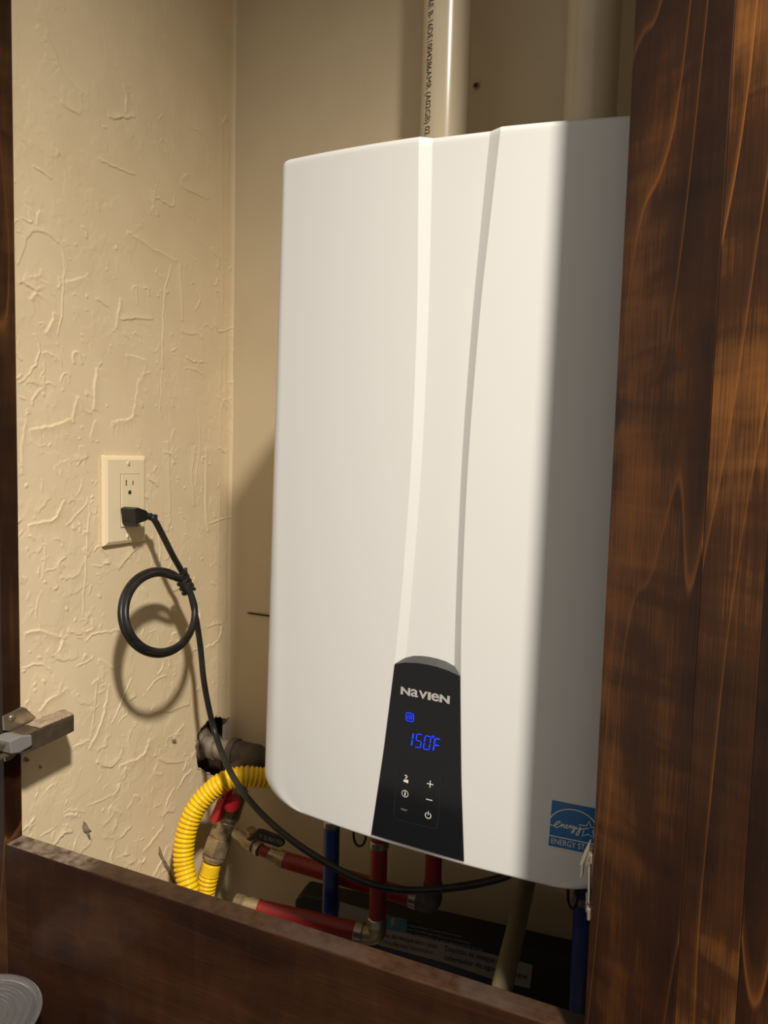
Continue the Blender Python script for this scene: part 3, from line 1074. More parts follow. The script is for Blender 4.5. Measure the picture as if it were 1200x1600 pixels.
# ------------------------------------------------------------------ vent pipes above the heater
def vent_pipe(u, label, extra_label=None):
    p = px(u, 100, Y=0.925)
    t = thing('vent_pipe', label, 'pipe', (p[0], 0.925, 0.300), 'plastic vent pipes above the heater')
    r = 0.0316
    G().turned((p[0], 0.925, 0.300), (p[0], 0.925, 1.0), [(0, r), (0.75, r)], 48).obj('pipe', M['pvc'], t, smooth=True, sharp=50)
    G().turned((p[0], 0.925, 0.300), (p[0], 0.925, 1.0), [(0, 0.039), (0.022, 0.039), (0.024, 0.036)], 40).obj('collar', M['soft_black'], t, smooth=True, sharp=40)
    return t, p[0], r


vp, vx, vr = vent_pipe(697, 'cream plastic vent pipe with black print down its left side')
tv, tf = text2d('75F 16E B-16DE1004286AMR (A02GB) 02', 0.0126, sx=0.88, spacing=1.0)
# print runs down the pipe: text x -> -z, text y -> round the pipe
ang0 = math.radians(238)      # around the pipe, measured from +X towards +Y; 270 faces the room
tvv = []
tx_max = tv[:, 0].max()
for (a, b) in tv:
    th = ang0 + (b / vr)
    tvv.append((vx + (vr + 0.0003) * math.cos(th), 0.925 + (vr + 0.0003) * math.sin(th), 0.420 + (tx_max - a)))
obj('lettering', tvv, tf, M['ink'], vp, label='black printed code')
vent_pipe(925, 'tan shaded vent pipe next to the open wooden door')


# ------------------------------------------------------------------ outlet on the left wall
OY0, OY1, OZ0, OZ1 = 0.7276, 0.8085, -0.1295, -0.0055
OX = XL + 0.0012
out = thing('power_outlet', 'ivory wall outlet with a rectangular two-socket insert', 'outlet', (OX, (OY0 + OY1) / 2, OZ0))


def round_plate(name, x0, x1, y0, y1, z0, z1, ch, m, parent, **k):
    g = G()
    a = [(x0, y0, z0), (x0, y1, z0), (x0, y1, z1), (x0, y0, z1)]
    b = [(x1 - ch * 0.35, y0 + ch * .25, z0 + ch * .25), (x1 - ch * 0.35, y1 - ch * .25, z0 + ch * .25), (x1 - ch * 0.35, y1 - ch * .25, z1 - ch * .25), (x1 - ch * 0.35, y0 + ch * .25, z1 - ch * .25)]
    c = [(x1, y0 + ch, z0 + ch), (x1, y1 - ch, z0 + ch), (x1, y1 - ch, z1 - ch), (x1, y0 + ch, z1 - ch)]
    g.grid([a, b, c], closed_u=True)
    g.f.append((8, 9, 10, 11))
    g.f.append((3, 2, 1, 0))
    return bevel(g.obj(name, m, parent, **k), 0.0006)


round_plate('cover_plate', OX, OX + 0.0065, OY0, OY1, OZ0, OZ1, 0.006, M['ivory'], out)
oc = (OY0 + OY1) / 2
iz0, iz1 = px(196, 822, X=XL)[2], px(196, 741, X=XL)[2]
iy0, iy1 = px(182, 790, X=XL)[1], px(210.5, 790, X=XL)[1]
G().prism([(OX + 0.0062, iy0 - 0.0008, iz0 - 0.0008), (OX + 0.0062, iy1 + 0.0008, iz0 - 0.0008), (OX + 0.0062, iy1 + 0.0008, iz1 + 0.0008), (OX + 0.0062, iy0 - 0.0008, iz1 + 0.0008)], (0.0005, 0, 0)).obj('insert_gap', M['gap'], out)
ins = round_plate('socket_insert', OX + 0.005, OX + 0.0078, iy0, iy1, iz0, iz1, 0.0006, M['ivory'], out)
for (a, b) in ((195, 724), (194, 837.5)):
    p = px(a, b, X=OX)
    sc_ = G().turned((OX + 0.006, p[1], p[2]), (OX + 0.01, p[1], p[2]), [(0, 0.0033), (0.0012, 0.0031), (0.0018, 0.002)], 16).obj('plate_screw', M['ivory'], out, smooth=True, sharp=40)
    G().box((OX + 0.0075, p[1] - 0.0004, p[2] - 0.0026), (OX + 0.0081, p[1] + 0.0004, p[2] + 0.0026)).obj('screw_slot', M['slot'], sc_)
for zc in (-1, 1):
    for (a, b, w, h) in ((190.5, 754, 0.0008, 0.0040), (201, 754, 0.0007, 0.0032)):
        p = px(a, b, X=OX)
        zz = p[2] if zc == 1 else p[2] - 0.0400
        G().box((OX + 0.0075, p[1] - w, zz - h), (OX + 0.0081, p[1] + w, zz + h)).obj('slot', M['slot'], ins)
    p = px(196, 769, X=OX)
    zz = p[2] if zc == 1 else p[2] - 0.0400
    arch = [(OX + 0.0075, p[1] + 0.0028 * math.cos(a), zz + 0.0022 * math.sin(a) + 0.0008) for a in np.linspace(0, math.pi, 9)] + [(OX + 0.0075, p[1] - 0.0028, zz - 0.0024), (OX + 0.0075, p[1] + 0.0028, zz - 0.0024)]
    G().prism(arch, (0.0006, 0, 0)).obj('slot', M['slot'], ins)

# ------------------------------------------------------------------ power cord with its plug and coiled slack
cordt = thing('power_cable', 'black power cord plugged into the outlet with a coiled loop', 'cord', tuple(px(210, 820, X=-0.6850)))
pl = [px(a, b, X=xq) for a, b, xq in ((190, 794, -0.714), (192, 816, -0.714), (206, 823, -0.703), (216, 818, -0.6905), (229, 814, -0.6905), (230, 798, -0.6905), (216, 793, -0.6905))]
pl = [V((-0.6905, q[1], q[2])) for q in pl]
g = G().prism([V((p[0], p[1], p[2])) for p in pl], (-0.0255, 0.0, 0.0))
plug = bevel(g.obj('plug', M['rubber'], cordt), 0.003, 3)
a = px(226, 806, X=-0.6970)
b = px(240, 808, X=-0.6900)
G().turned(a, b, [(0, 0.0062), (0.004, 0.0058), (0.0042, 0.0045), (0.0065, 0.0045), (0.0068, 0.0055), (0.0095, 0.0052), (0.0098, 0.0042), (0.013, 0.004), (0.0133, 0.0047), (0.017, 0.0042)], 16).obj('strain_relief', M['rubber'], plug, smooth=True, sharp=40)
path = [px(236, 807, X=-0.6910), px(243, 815, X=-0.6870), px(255, 838, X=-0.6820), px(270, 868, X=-0.6790), px(284, 893, X=-0.6770)]


def loop_x(v):
    return np.interp(v, [885, 1030], [-0.672, -0.632])


for turn in range(2):
    for th in np.arange(8, 368, 30):
        a = math.radians(th)
        # start near the tie (upper right) and run clockwise: down the right side, round the bottom, up the left
        rx, ry = (58, 66) if turn == 0 else (54, 61)
        cxx, cyy = (247, 957) if turn == 0 else (250, 957)
        al = math.radians(-40) + a
        x = cxx + rx * math.cos(al)
        y = cyy + ry * math.sin(al)
        path.append(px(x, y, X=loop_x(y) + (0.004 if turn else -0.002)))
path += [px(291, 905, X=-0.6700), px(297, 925, X=-0.6680), px(306, 965, X=-0.6670), px(313, 1010, X=-0.6650), px(318, 1060, X=-0.6600), px(326, 1105, X=-0.6530), px(336, 1145, X=-0.6420),
         px(350, 1185, Y=0.845), px(371, 1225, Y=0.818), px(396, 1258, Y=0.800), px(430, 1292, Y=0.785), px(470, 1323, Y=0.772), px(520, 1354, Y=0.763), px(570, 1378, Y=0.755),
         px(615, 1389, Y=0.755), px(665, 1391, Y=0.755), px(715, 1386, Y=0.757), px(755, 1379, Y=0.76), px(790, 1369, Y=0.765), px(815, 1355, Y=0.775)]
cp, ct = resample(catmull(path, 10), 0.0035)
G().tube(cp, 0.0044, 14).obj('cord', M['rubber'], cordt, smooth=True)
# wire tie round the coil
tie = []
A_, B_ = px(283, 900, X=-0.6730), px(296, 926, X=-0.6710)
d = nrm(B_ - A_)
e1 = nrm(np.cross(d, (1, 0, 0)))
e2 = np.cross(d, e1)
for t in np.linspace(0, 1, 90):
    th = t * 2 * math.pi * 3.6
    tie.append(A_ + (B_ - A_) * t + 0.0096 * math.cos(th) * e1 + 0.0074 * math.sin(th) * e2)
tie = [px(290, 888, X=-0.6610), px(291, 896, X=-0.6620)] + tie
G().tube(tie, 0.0025, 8).obj('wire_tie', M['rubber'], cordt, smooth=True)
# worn pale patch on the jacket
pa, pb = px(307.5, 943, X=-0.6625), px(312.5, 966, X=-0.6610)
dd = nrm(pb - pa)
sd = nrm(np.cross(dd, (1, -0.6, 0)))
G().add([pa, pa + (pb - pa) * .4 + sd * .0016, pb + sd * .001, pb - sd * .0006, pa + (pb - pa) * .4 - sd * .0012], [(0, 1, 2, 3, 4)]).obj('worn_patch', M['print_white'], cordt, label='pale worn spot')

# ------------------------------------------------------------------ gas line
gz = px(352, 1172, Y=0.9632)[2]
gp = thing('gas_pipe_elbow', 'dull grey iron gas pipe coming out of the wall hole', 'pipe', (-0.68, 0.963, gz - 0.03))
G().turned((XL - 0.03, 0.963, gz), (0, 0.963, gz), [(0, 0.0165), (0.04, 0.0165), (0.0402, 0.0195), (0.052, 0.0195), (0.0525, 0.017), (0.08, 0.017)], 24).obj('nipple', M['galv'], gp, smooth=True, sharp=40)
G().turned((XL - 0.012, 0.963, gz), (0, 0.963, gz), [(-0.012, 0.036), (-0.009, 0.036), (-0.006, 0.031), (0.002, 0.027), (0.010, 0.021)], 28).obj('flange', M['galv'], gp, smooth=True, sharp=40)
gt = G()
gt.turned((-0.675, 0.963, gz), (0, 0.963, gz), [(0, 0.0225), (0.011, 0.0225), (0.012, 0.0200), (0.05, 0.0205), (0.062, 0.017), (0.070, 0.009)], 28)
gt.turned((-0.644, 0.965, gz + 0.004), tuple(px(372, 1222, Y=0.9477)), [(0, 0.018), (0.018, 0.0195), (0.024, 0.0215), (0.036, 0.0215), (0.0365, 0.018)], 26)
gt.obj('elbow', M['iron'], gp, smooth=True, sharp=40)

VA = px(374, 1218, Y=0.9477)
VB = px(330, 1353, Y=0.8990)
vlen = np.linalg.norm(VB - VA)
vd = nrm(VB - VA)
gv = thing('gas_valve', 'brass gas shutoff valve with a red lever handle', 'valve', tuple(VB))
s = vlen
G().turned(VA, VB, [(0, 0.0165), (0.012, 0.0165), (0.0125, 0.0195), (0.030, 0.0205), (0.052, 0.0205), (0.062, 0.0195), (0.066, 0.0165), (0.068, 0.015)], 10).obj('body', M['brass'], gv, smooth=True, sharp=30)
G().turned(VA + vd * 0.066, VB, [(0, 0.015), (0.003, 0.0165), (0.006, 0.0160), (0.009, 0.0145), (0.014, 0.0140)], 24).obj('collar', M['brass_pale'], gv, smooth=True, sharp=40)
G().turned(VA + vd * 0.078, VB, [(0, 0.0165), (0.001, 0.0185), (0.013, 0.0185), (0.0145, 0.0165)], 6, 0.3).obj('hex_nut', M['brass'], gv)
G().turned(VA + vd * 0.092, VB, [(0, 0.0185), (0.0015, 0.0212), (0.026, 0.0212), (0.029, 0.0185)], 6, 0.1).obj('hex_nut', M['brass'], gv)
G().turned(VA + vd * 0.121, VB, [(0, 0.0185), (0.002, 0.0190), (0.006, 0.0180), (0.008, 0.0155)], 24).obj('end_ring', M['brass_pale'], gv, smooth=True, sharp=40)
# lever: stem, round hub and flat arm in red vinyl
hub = px(360, 1256, Y=0.9031)
toc = nrm(-hub + V((0.10, 0, 0.1)))
G().turned(VA + vd * 0.036, hub, [(0, 0.007), (0.03, 0.006)], 14).obj('stem', M['brass'], gv, smooth=True, sharp=40)
hd = G().turned(hub + V((0, 0.006, 0)), hub + V((0.003, -0.004, 0.002)), [(0, 0.0135), (0.007, 0.0138), (0.009, 0.0128), (0.010, 0.010)], 24).obj('handle_hub', M['red_handle'], gv, smooth=True, sharp=35)
hq = [px(a, b, Y=0.8928) for a, b in ((345, 1238), (355, 1238), (337, 1287), (326, 1281))]
hl = bevel(G().prism(hq, (0.002, 0.015, 0.0)).obj('handle', M['red_handle'], gv), 0.0010, 2)
p = px(346, 1246, Y=0.8917)
G().turned(p + V((0, 0.002, 0)), p + V((0, -0.003, 0)), [(0, 0.0030), (0.0025, 0.0028), (0.0032, 0.0016)], 12).obj('rivet', M['steel'], hl, smooth=True)

# corrugated yellow hose
hosep = [V((-0.468, 0.952, -0.405)), V((-0.471, 0.952, -0.440)), V((-0.490, 0.950, -0.478)), px(446, 1216, Y=0.9321), px(425, 1216, Y=0.9166), px(405, 1215, Y=0.9031), px(380, 1213, Y=0.8886), px(352, 1220, Y=0.8752), px(325, 1240, Y=0.8617), px(303, 1268, Y=0.8472), px(290, 1305, Y=0.8348),
         px(287, 1345, Y=0.8265), px(294, 1385, Y=0.8203), px(302, 1425, Y=0.8203), px(310, 1462, Y=0.8286), px(318, 1478, Y=0.8513), px(322, 1455, Y=0.8752), px(322, 1420, Y=0.8855), px(321, 1393, Y=0.8907), VB - vd * 0.004]
hp_, ht = resample(catmull(hosep, 14), 0.00066)
pitch = 0.0066
rad = 0.0157 - 0.0026 * (np.sin(math.pi * ht / pitch) ** 2) ** 2.5
end = ht[-1] - ht
rad = np.where(end < 0.016, 0.0150, rad)
hose = thing('gas_hose', 'corrugated yellow flexible gas hose looping down behind the sill', 'hose', tuple(hp_[int(len(hp_) * 0.6)]))
G().tube(hp_, rad, 24).obj('hose', M['yellow'], hose, smooth=True)


# ------------------------------------------------------------------ water pipes under the heater
def crimp(parent, A, B, r, ln=0.012):
    d = nrm(V(B) - V(A))
    o = G().turned(A, B, [(0, r), (0.0012, r + 0.0012), (ln - 0.0012, r + 0.0012), (ln, r)], 24).obj('crimp_ring', M['steel'], parent, smooth=True, sharp=35)
    # clamp ear
    return o


PR = 0.0111
# front hot pipe: down to an elbow, then left along the sill
EX, EY, EZ = -0.3435, 0.82, -0.6275
hot = thing('red_water_pipe', 'front red plastic water pipe with an elbow running left beside the sill', 'pipe', (EX, EY, EZ), 'red water pipes under the heater')
G().turned((EX, EY, EZ + 0.016), (EX, EY, 0), [(0, PR), (0.160, PR)], 24).obj('upright', M['red_pex'], hot, smooth=True, sharp=40)
lend = V((-0.515, 0.8005, -0.6262))
ed = nrm(lend - V((EX, EY, EZ)))
G().turned(V((EX, EY, EZ)) + ed * 0.020, lend, [(0, PR + 0.0008), (np.linalg.norm(lend - V((EX, EY, EZ))) - 0.02, PR + 0.0008)], 24).obj('run', M['red_pex'], hot, smooth=True, sharp=40)
ge = G()
ge.tube(catmull([(EX, EY, EZ + 0.026), (EX, EY, EZ + 0.010), V((EX, EY, EZ)) + ed * 0.003 + V((0, 0, 0.003)), V((EX, EY, EZ)) + ed * 0.012, V((EX, EY, EZ)) + ed * 0.026], 6), 0.0122, 20)
ge.obj('elbow', M['brass'], hot, smooth=True, sharp=50)
crimp(hot, V((EX, EY, EZ)) + ed * 0.018, lend, PR + 0.0012)
crimp(hot, (EX, EY, EZ + 0.016), (EX, EY, 0), PR + 0.0006)
crimp(hot, (EX, EY, -0.505), (EX, EY, 0), PR + 0.0006, 0.010)
G().turned(lend - ed * 0.002, lend + ed, [(0, 0.0128), (0.014, 0.0128), (0.015, 0.0112), (0.024, 0.0112), (0.0245, 0.0128), (0.036, 0.0128)], 22).obj('coupling', M['brass'], hot, smooth=True, sharp=40)

# rear hot pipe: elbow, then left to the small valve
FX, FY_, FZ = -0.2848, 0.87, -0.5960
hot2 = thing('red_water_pipe', 'rear red plastic water pipe running left to the small black-handled valve', 'pipe', (FX, FY_, FZ), 'red water pipes under the heater')
G().turned((FX, FY_, FZ + 0.016), (FX, FY_, 0), [(0, PR), (0.130, PR)], 24).obj('upright', M['red_pex'], hot2, smooth=True, sharp=40)
rend = px(446, 1344, Y=0.87)
rd_ = nrm(rend - V((FX, FY_, FZ)))
G().turned(V((FX, FY_, FZ)) + rd_ * 0.02, rend, [(0, PR + 0.0004), (np.linalg.norm(rend - V((FX, FY_, FZ))) - 0.02, PR + 0.0004)], 24).obj('run', M['red_pex'], hot2, smooth=True, sharp=40)
ge = G()
ge.tube(catmull([(FX, FY_, FZ + 0.030), (FX, FY_, FZ + 0.010), V((FX, FY_, FZ)) + rd_ * 0.003 + V((0, 0, 0.003)), V((FX, FY_, FZ)) + rd_ * 0.012, V((FX, FY_, FZ)) + rd_ * 0.026], 6), 0.0128, 20)
ge.obj('elbow', M['iron'], hot2, smooth=True, sharp=50)
crimp(hot2, V((FX, FY_, FZ)) + rd_ * 0.020, rend, PR + 0.0008)
q0 = rend
q1 = px(427, 1336, Y=0.87)
q2 = px(407, 1328, Y=0.87)
G().turned(q0, q1, [(0, 0.0118), (0.009, 0.0118), (0.011, 0.0095), (0.022, 0.0092)], 20).obj('reducer', M['brass'], hot2, smooth=True, sharp=40)
G().turned(q1, q2, [(0, 0.0078), (np.linalg.norm(q2 - q1), 0.0078)], 20).obj('run', M['red_pex'], hot2, smooth=True, sharp=40)
crimp(hot2, q1 - nrm(q2 - q1) * 0.004, q2, 0.0082, 0.010)

# small valve with a black lever
q3 = px(367, 1301, Y=0.880)
pvv = thing('pipe_valve', 'small brass pipe valve with a printed black lever handle', 'valve', tuple(q2))
ql = np.linalg.norm(q3 - q2)
G().turned(q2, q3, [(0, 0.0088), (0.010, 0.0088), (0.0105, 0.0070), (0.013, 0.0070), (0.0135, 0.0102), (0.030, 0.0108), (0.036, 0.0080), (ql, 0.0075)], 12).obj('body', M['galv_pale'], pvv, smooth=True, sharp=35)
crimp(pvv, q2, q3, 0.0090, 0.008)
qs = q2 + (q3 - q2) * 0.42
G().turned(qs, qs + V((0.004, -0.002, 0.02)), [(0, 0.0065), (0.016, 0.0060), (0.018, 0.0075), (0.023, 0.0075)], 14).obj('stem', M['brass'], pvv, smooth=True, sharp=40)
lv = [px(a, b, Y=0.857) for a, b in ((384, 1312), (390, 1308), (398, 1300), (402, 1296), (410, 1297), (436, 1307), (442, 1312), (444, 1318), (441, 1323), (434, 1324.5), (404, 1314), (398, 1311), (391, 1315))]
lever = bevel(G().prism(lv, (0, 0.0045, 0)).obj('handle', M['rubber'], pvv), 0.0012, 2)
la, lb = px(405, 1309, Y=0.8565), px(440, 1320.5, Y=0.8565)
lu = nrm(lb - la)
ln_ = nrm(np.cross(lu, (0, 1, 0)))
ln_ = ln_ if ln_[2] > 0 else -ln_
lt = P2()
lt.add(text2d('ZURN PEX', 0.0095, sx=0.74), (0.0075, 0.0))
lt.add(stroke2d([(0.0005, 0.0060), (0.0030, 0.0062), (0.0046, 0.0042), (0.0040, 0.0018), (0.0012, 0.0008)], 0.0010))
lt.add(stroke2d([(0.0002, 0.0036), (0.0020, 0.0036)], 0.0008))
lt.obj('lettering', lambda a, b: la + lu * a + ln_ * b + V((0, -0.0004, 0)), M['print_grey'], lever)

# blue cold pipes
for (x, y, lab) in ((-0.4255, 0.845, 'blue plastic water pipe left of the red uprights'), (-0.0845, 0.82, 'dark blue plastic water pipe beside the open door')):
    t = thing('blue_water_pipe', lab, 'pipe', (x, y, DECK), 'blue water pipes under the heater')
    G().turned((x, y, DECK), (x, y, 0), [(0, PR), (0.370, PR)], 24).obj('upright', M['blue_pex'], t, smooth=True, sharp=40)
    crimp(t, (x, y, -0.508), (x, y, 0), PR + 0.0006, 0.010)

# drain tube
ta_, tb_ = px(824, 1375, Y=0.925), px(783, 1550, Y=0.70)
td = tb_ - ta_
dp = catmull([(-0.155, 0.925, -0.453), ta_, ta_ + td * 0.35, ta_ + td * 0.7, tb_, tb_ + td * 0.25 + V((0, 0, -0.02)), V((tb_[0] - 0.01, tb_[1] - 0.03, DECK + 0.012))], 8)
tag(G().tube(dp, 0.0112, 18).obj('drain_tube', M['tube_cream'], smooth=True, sharp=60), 'dull cream plastic drain tube slanting down below the heater', 'tube')

# ------------------------------------------------------------------ black carton behind the pipes
BA = V((-0.515, 0.902, 0))
BBp = V((-0.075, 0.940, 0))
bu = nrm(BBp - BA)
bn = V((-bu[1], bu[0], 0))          # pointing to the back wall
BT = -0.662
bl_ = np.linalg.norm(BBp - BA)
carton = thing('drain_pan_carton', 'long black drain pan carton with printed white labels on the closet floor', 'carton', tuple(BA + bu * bl_ / 2 + bn * 0.02 + V((0, 0, DECK))))
ch = 0.016
outl = [(0, DECK), (bl_, DECK), (bl_, BT), (0.010, BT), (0.0, BT - 0.012)]
bevel(G().prism([BA + bu * a + V((0, 0, z)) for a, z in outl], bn * 0.040).obj('box', M['box_black'], carton), 0.004, 3)
boxn = -bn


def boxpx(x, y, off=0.0006):
    r = RW @ np.array([x - 600.0, y - 800.0, F])
    p0 = BA + boxn * off
    return r * (np.dot(p0, boxn) / np.dot(r, boxn))


def decal(name, pts, m, off=0.0006, **k):
    G().prism([boxpx(a, b, off) for a, b in pts], -boxn * 0.0003).obj(name, m, carton, **k)


decal('label', [(531, 1409), (598, 1429), (598, 1450), (700, 1474), (785, 1495), (832, 1508), (828, 1545), (770, 1530), (690, 1503), (595, 1478), (560, 1460), (528, 1440)], M['box_white'], label='pale label strip')
decal('label', [(590, 1478), (690, 1503), (770, 1530), (826, 1545), (822, 1590), (760, 1575), (590, 1510)], M['box_blue'], label='dark blue printed band')
decal('label', [(601, 1429), (636, 1437), (634, 1458), (600, 1450)], M['box_cyan'], 0.0012, label='blue square with a lightning bolt')
decal('label', [(612, 1434), (618, 1435), (615, 1442), (618, 1443), (609, 1451), (612, 1443), (609, 1442)], M['box_white'], 0.0018)


def box_text(s_, x0, y0, x1, y1, hpx_, m, bold=0.0):
    a = boxpx(x0, y0, 0.0012)
    b = boxpx(x1, y1, 0.0012)
    t = text2d(s_, 1.0, bold=bold)
    w = t[0][:, 0].max()
    e = (b - a) / w
    top = boxpx(x0, y0 - hpx_, 0.0012)
    h = np.linalg.norm(top - a) / 0.70
    obj('lettering', [a + e * p + V((0, 0, 1)) * q * h for p, q in t[0]], t[1], m, carton)


box_text('Bac de récupération pour', 598, 1463, 684, 1482, 7, M['ink'], 0.01)
box_text('chauffe-eau instantané', 598, 1474, 676, 1491, 6, M['ink'])
box_text('Depósito de desagüe para', 695, 1485, 792, 1509, 8, M['ink'], 0.01)
box_text('calentador de agua sin tanque', 694, 1499, 824, 1530, 8, M['ink'], 0.01)
box_text('For Use w/ Electric Tankless Water Heaters', 633, 1446, 722, 1465, 3.5, M['print_grey'])
box_text('Pour chauffe-eau instantané électrique', 633, 1452, 735, 1475, 3.5, M['print_grey'])
box_text('Para calentadores de agua eléctricos sin tanque', 633, 1458, 755, 1486, 3.5, M['print_grey'])

# ------------------------------------------------------------------ small things on the back wall
p = px(744, 135, Y=YB)
ws = thing('wall_screw', 'small dark screw head in the back wall beside the vent pipe', 'screw', tuple(p))
G().turned(p + V((0, 0.002, 0)), p + V((0, -0.01, 0)), [(0, 0.0050), (0.0036, 0.0050), (0.0040, 0.0040)], 20).obj('washer', M['galv'], ws, smooth=True, sharp=40)
G().turned(p + V((0, -0.001, 0)), p + V((0, -0.01, 0)), [(0, 0.0030), (0.0020, 0.0028), (0.0026, 0.0018)], 12).obj('head', M['slot'], ws, smooth=True, sharp=40)
wa, wb = px(386, 957.5, Y=YB - 0.0012), px(425, 963, Y=YB - 0.004)
tag(G().tube([wa, wa + (wb - wa) * .1, wb], [0.0006, 0.0015, 0.0015], 8).obj('wire_end', M['slot'], smooth=True), 'short dark wire lying on the back wall left of the heater', 'wire')

# ------------------------------------------------------------------ hinges
ax0, ax1 = -0.7001, -0.6765
arm = [(ax0, 0.5630, -0.3474), (ax1, 0.5630, -0.3474), (ax1, 0.6353, -0.3449), (ax0, 0.6432, -0.3449), (ax0, 0.5630, -0.3239), (ax1, 0.5630, -0.3239), (ax1, 0.6353, -0.3234), (ax0, 0.6432, -0.3234)]
hinge = bevel(G().add(arm, [(0, 3, 2, 1), (4, 5, 6, 7), (0, 1, 5, 4), (1, 2, 6, 5), (2, 3, 7, 6), (3, 0, 4, 7)]).obj('hinge', M['arm_metal'], frame, label='dusty metal hinge arm on the left stile'), 0.0015, 3)
wing = [px(a, b, X=SX + 0.0006) for a, b in ((3, 1119), (33, 1104), (39, 1106), (55, 1121), (40, 1134), (12, 1143), (4, 1141))]
bevel(G().prism(wing, (0.0022, 0, 0)).obj('mounting_plate', M['nickel'], hinge), 0.0006)
wing2 = [px(a, b, X=SX + 0.0006) for a, b in ((4, 1164), (30, 1158), (30, 1172), (15, 1186), (6, 1190))]
bevel(G().prism(wing2, (0.0022, 0, 0)).obj('mounting_plate', M['nickel'], hinge), 0.0006)
p = px(19, 1122, X=SX + 0.003)
scw = G().turned(p, p + V((0.01, 0, 0)), [(0, 0.0042), (0.0014, 0.0040), (0.0022, 0.0030)], 16).obj('screw', M['steel'], hinge, smooth=True, sharp=40)
G().box((p[0] + 0.0020, p[1] - 0.0028, p[2] - 0.0004), (p[0] + 0.0024, p[1] + 0.0028, p[2] + 0.0004)).obj('screw_slot', M['slot'], hinge)
blk = [px(a, b, X=-0.6755) for a, b in ((13, 1158), (30, 1150), (48, 1148), (49, 1164), (41, 1169), (28, 1176), (16, 1178))]
bevel(G().prism([q + V((0.002, 0, 0)) for q in blk], (-0.0255, 0, 0)).obj('damper', M['hinge_grey'], hinge, label='grey plastic damper block'), 0.0014, 3)
lk = G()
lk.box((-0.6948, 0.5094, -0.3426), (-0.6799, 0.5491, -0.3404)).box((-0.6948, 0.5094, -0.3277), (-0.6799, 0.5491, -0.3255)).box((-0.6948, 0.5094, -0.3414), (-0.6929, 0.5491, -0.3265))
lk.obj('link', M['nickel'], hinge)
# furry dust lying on the arm
rr_ = np.random.default_rng(4)
nu, nv = 34, 16
dr = []
for i in range(nu):
    t = i / (nu - 1)
    row = []
    for j in range(nv):
        w = j / (nv - 1)
        xx = ax0 + (ax1 - ax0) * w + rr_.normal(0, 0.0003)
        yy = 0.585 + t * (0.642 - 0.008 * w - 0.585) + rr_.normal(0, 0.0004)
        edge = min(1, 6 * w + .1, 6 * (1 - w) + .1, 8 * t + .1, 8 * (1 - t) + .2)
        hgt = 0.0004 + edge * (0.0010 + 0.0018 * abs(math.sin(9 * t + 3 * w) * math.cos(5 * w + 2)) + abs(rr_.normal(0, 0.0007)))
        row.append((xx, yy, -0.3237 + hgt))
    dr.append(row)
do = G().grid(dr).obj('dust', M['dust'], hinge, smooth=True, label='fluffy grey-brown dust')
do['kind'] = 'stuff'

h2 = None


def yp(l, Y, dy, name, m, bv=0.0006):
    return bevel(G().prism([px(a, b, Y=Y) for a, b in l], (0, dy, 0)).obj(name, m, h2 if h2 else frame), bv)


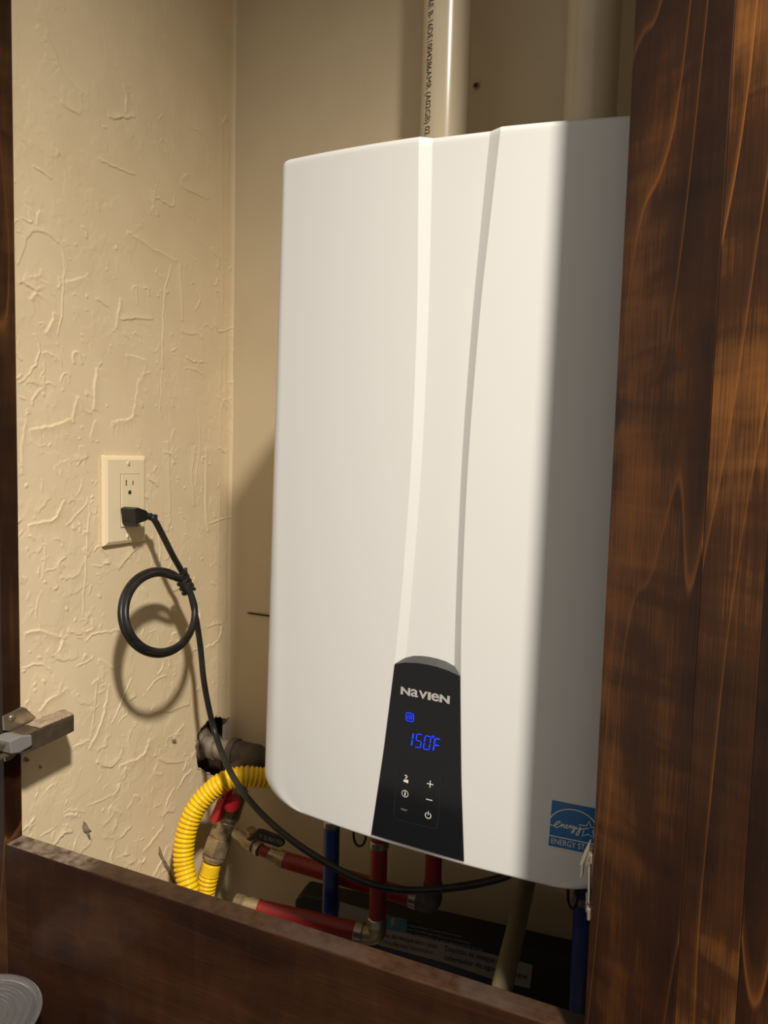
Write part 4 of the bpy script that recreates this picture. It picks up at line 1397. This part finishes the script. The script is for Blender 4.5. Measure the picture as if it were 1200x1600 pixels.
h2 = yp([(918, 1348), (922.5, 1348), (921, 1412), (917.5, 1412)], 0.5402, 0.010, 'hinge', M['nickel'])
h2['label'] = 'shiny metal hinge on the edge of the open door'
yp([(920.5, 1335), (926, 1336), (925, 1351), (920.5, 1352)], 0.5380, 0.010, 'flange', M['nickel'], 0.001)
yp([(916.5, 1420), (923, 1421), (922.5, 1437), (920, 1440), (916.5, 1438)], 0.5380, 0.010, 'flange', M['nickel'], 0.001)
yp([(922, 1313), (925, 1314), (920, 1330), (910, 1354), (905, 1352), (913, 1330)], 0.5455, 0.003, 'bracket', M['nickel'])
yp([(920, 1329), (924, 1334), (922, 1356), (918, 1357), (914, 1352)], 0.5435, 0.003, 'bracket', M['nickel'])
yp([(907, 1351), (912, 1351), (911, 1366), (908.5, 1374), (905.5, 1373), (906.5, 1364)], 0.5477, 0.004, 'cam', M['nickel'])
yp([(915, 1396), (918, 1398), (918, 1430), (914.5, 1424)], 0.5466, 0.003, 'bracket', M['nickel'])

# ------------------------------------------------------------------ counter in front and clear plastic tub
tag(bevel(G().box((-1.1, -0.05, -0.78), (0.5, FY0 - 0.001, -0.740)).obj('countertop', M['counter']), 0.003), 'dark countertop in front of the cabinet frame', 'countertop')
pc = px(-42, 1594, Y=0.481)
tub = thing('plastic_tub', 'clear plastic tub at the lower left corner in front of the sill', 'tub', (pc[0], pc[1], -0.740))
rt = 0.0644
zt = pc[2]


def lathe(prof, seg=56):
    g = G()
    rows_ = [[(pc[0] + r * math.cos(a), pc[1] + r * math.sin(a), z) for a in np.arange(seg) * 2 * math.pi / seg] for r, z in prof]
    g.grid(rows_, closed_u=True)
    return g


zb = -0.7398
lathe([(0.0005, zb), (0.047, zb), (0.049, zb + 0.003), (rt - 0.004, zt - 0.010), (rt - 0.004, zt - 0.002), (rt - 0.0052, zt - 0.002), (rt - 0.0052, zt - 0.010), (0.0478, zb + 0.0035), (0.046, zb + 0.0012), (0.0005, zb + 0.0012)]).obj('tub_wall', M['clear'], tub, smooth=True, sharp=40)
rim = [(rt - 0.003 + 0.0042 * math.cos(a), zt + 0.0032 * math.sin(a)) for a in np.linspace(0, 2 * math.pi, 11)]
lathe(rim).obj('rim', M['frosted'], tub, smooth=True)
prof_ = [(0.0005, zt - 0.004)]
for kk in range(5):          # stepped ribs of the lid
    r0 = 0.020 + kk * 0.0078
    prof_ += [(r0, zt - 0.004 + kk * 0.0006), (r0 + 0.0012, zt - 0.0012 + kk * 0.0006), (r0 + 0.0034, zt - 0.0012 + kk * 0.0006), (r0 + 0.0046, zt - 0.004 + kk * 0.0006)]
prof_ += [(rt - 0.0062, zt - 0.0015)]
prof_ = prof_ + [(r_q, z_q - 0.0011) for r_q, z_q in prof_[::-1]]
lathe(prof_).obj('lid', M['frosted'], tub, smooth=True, sharp=30)
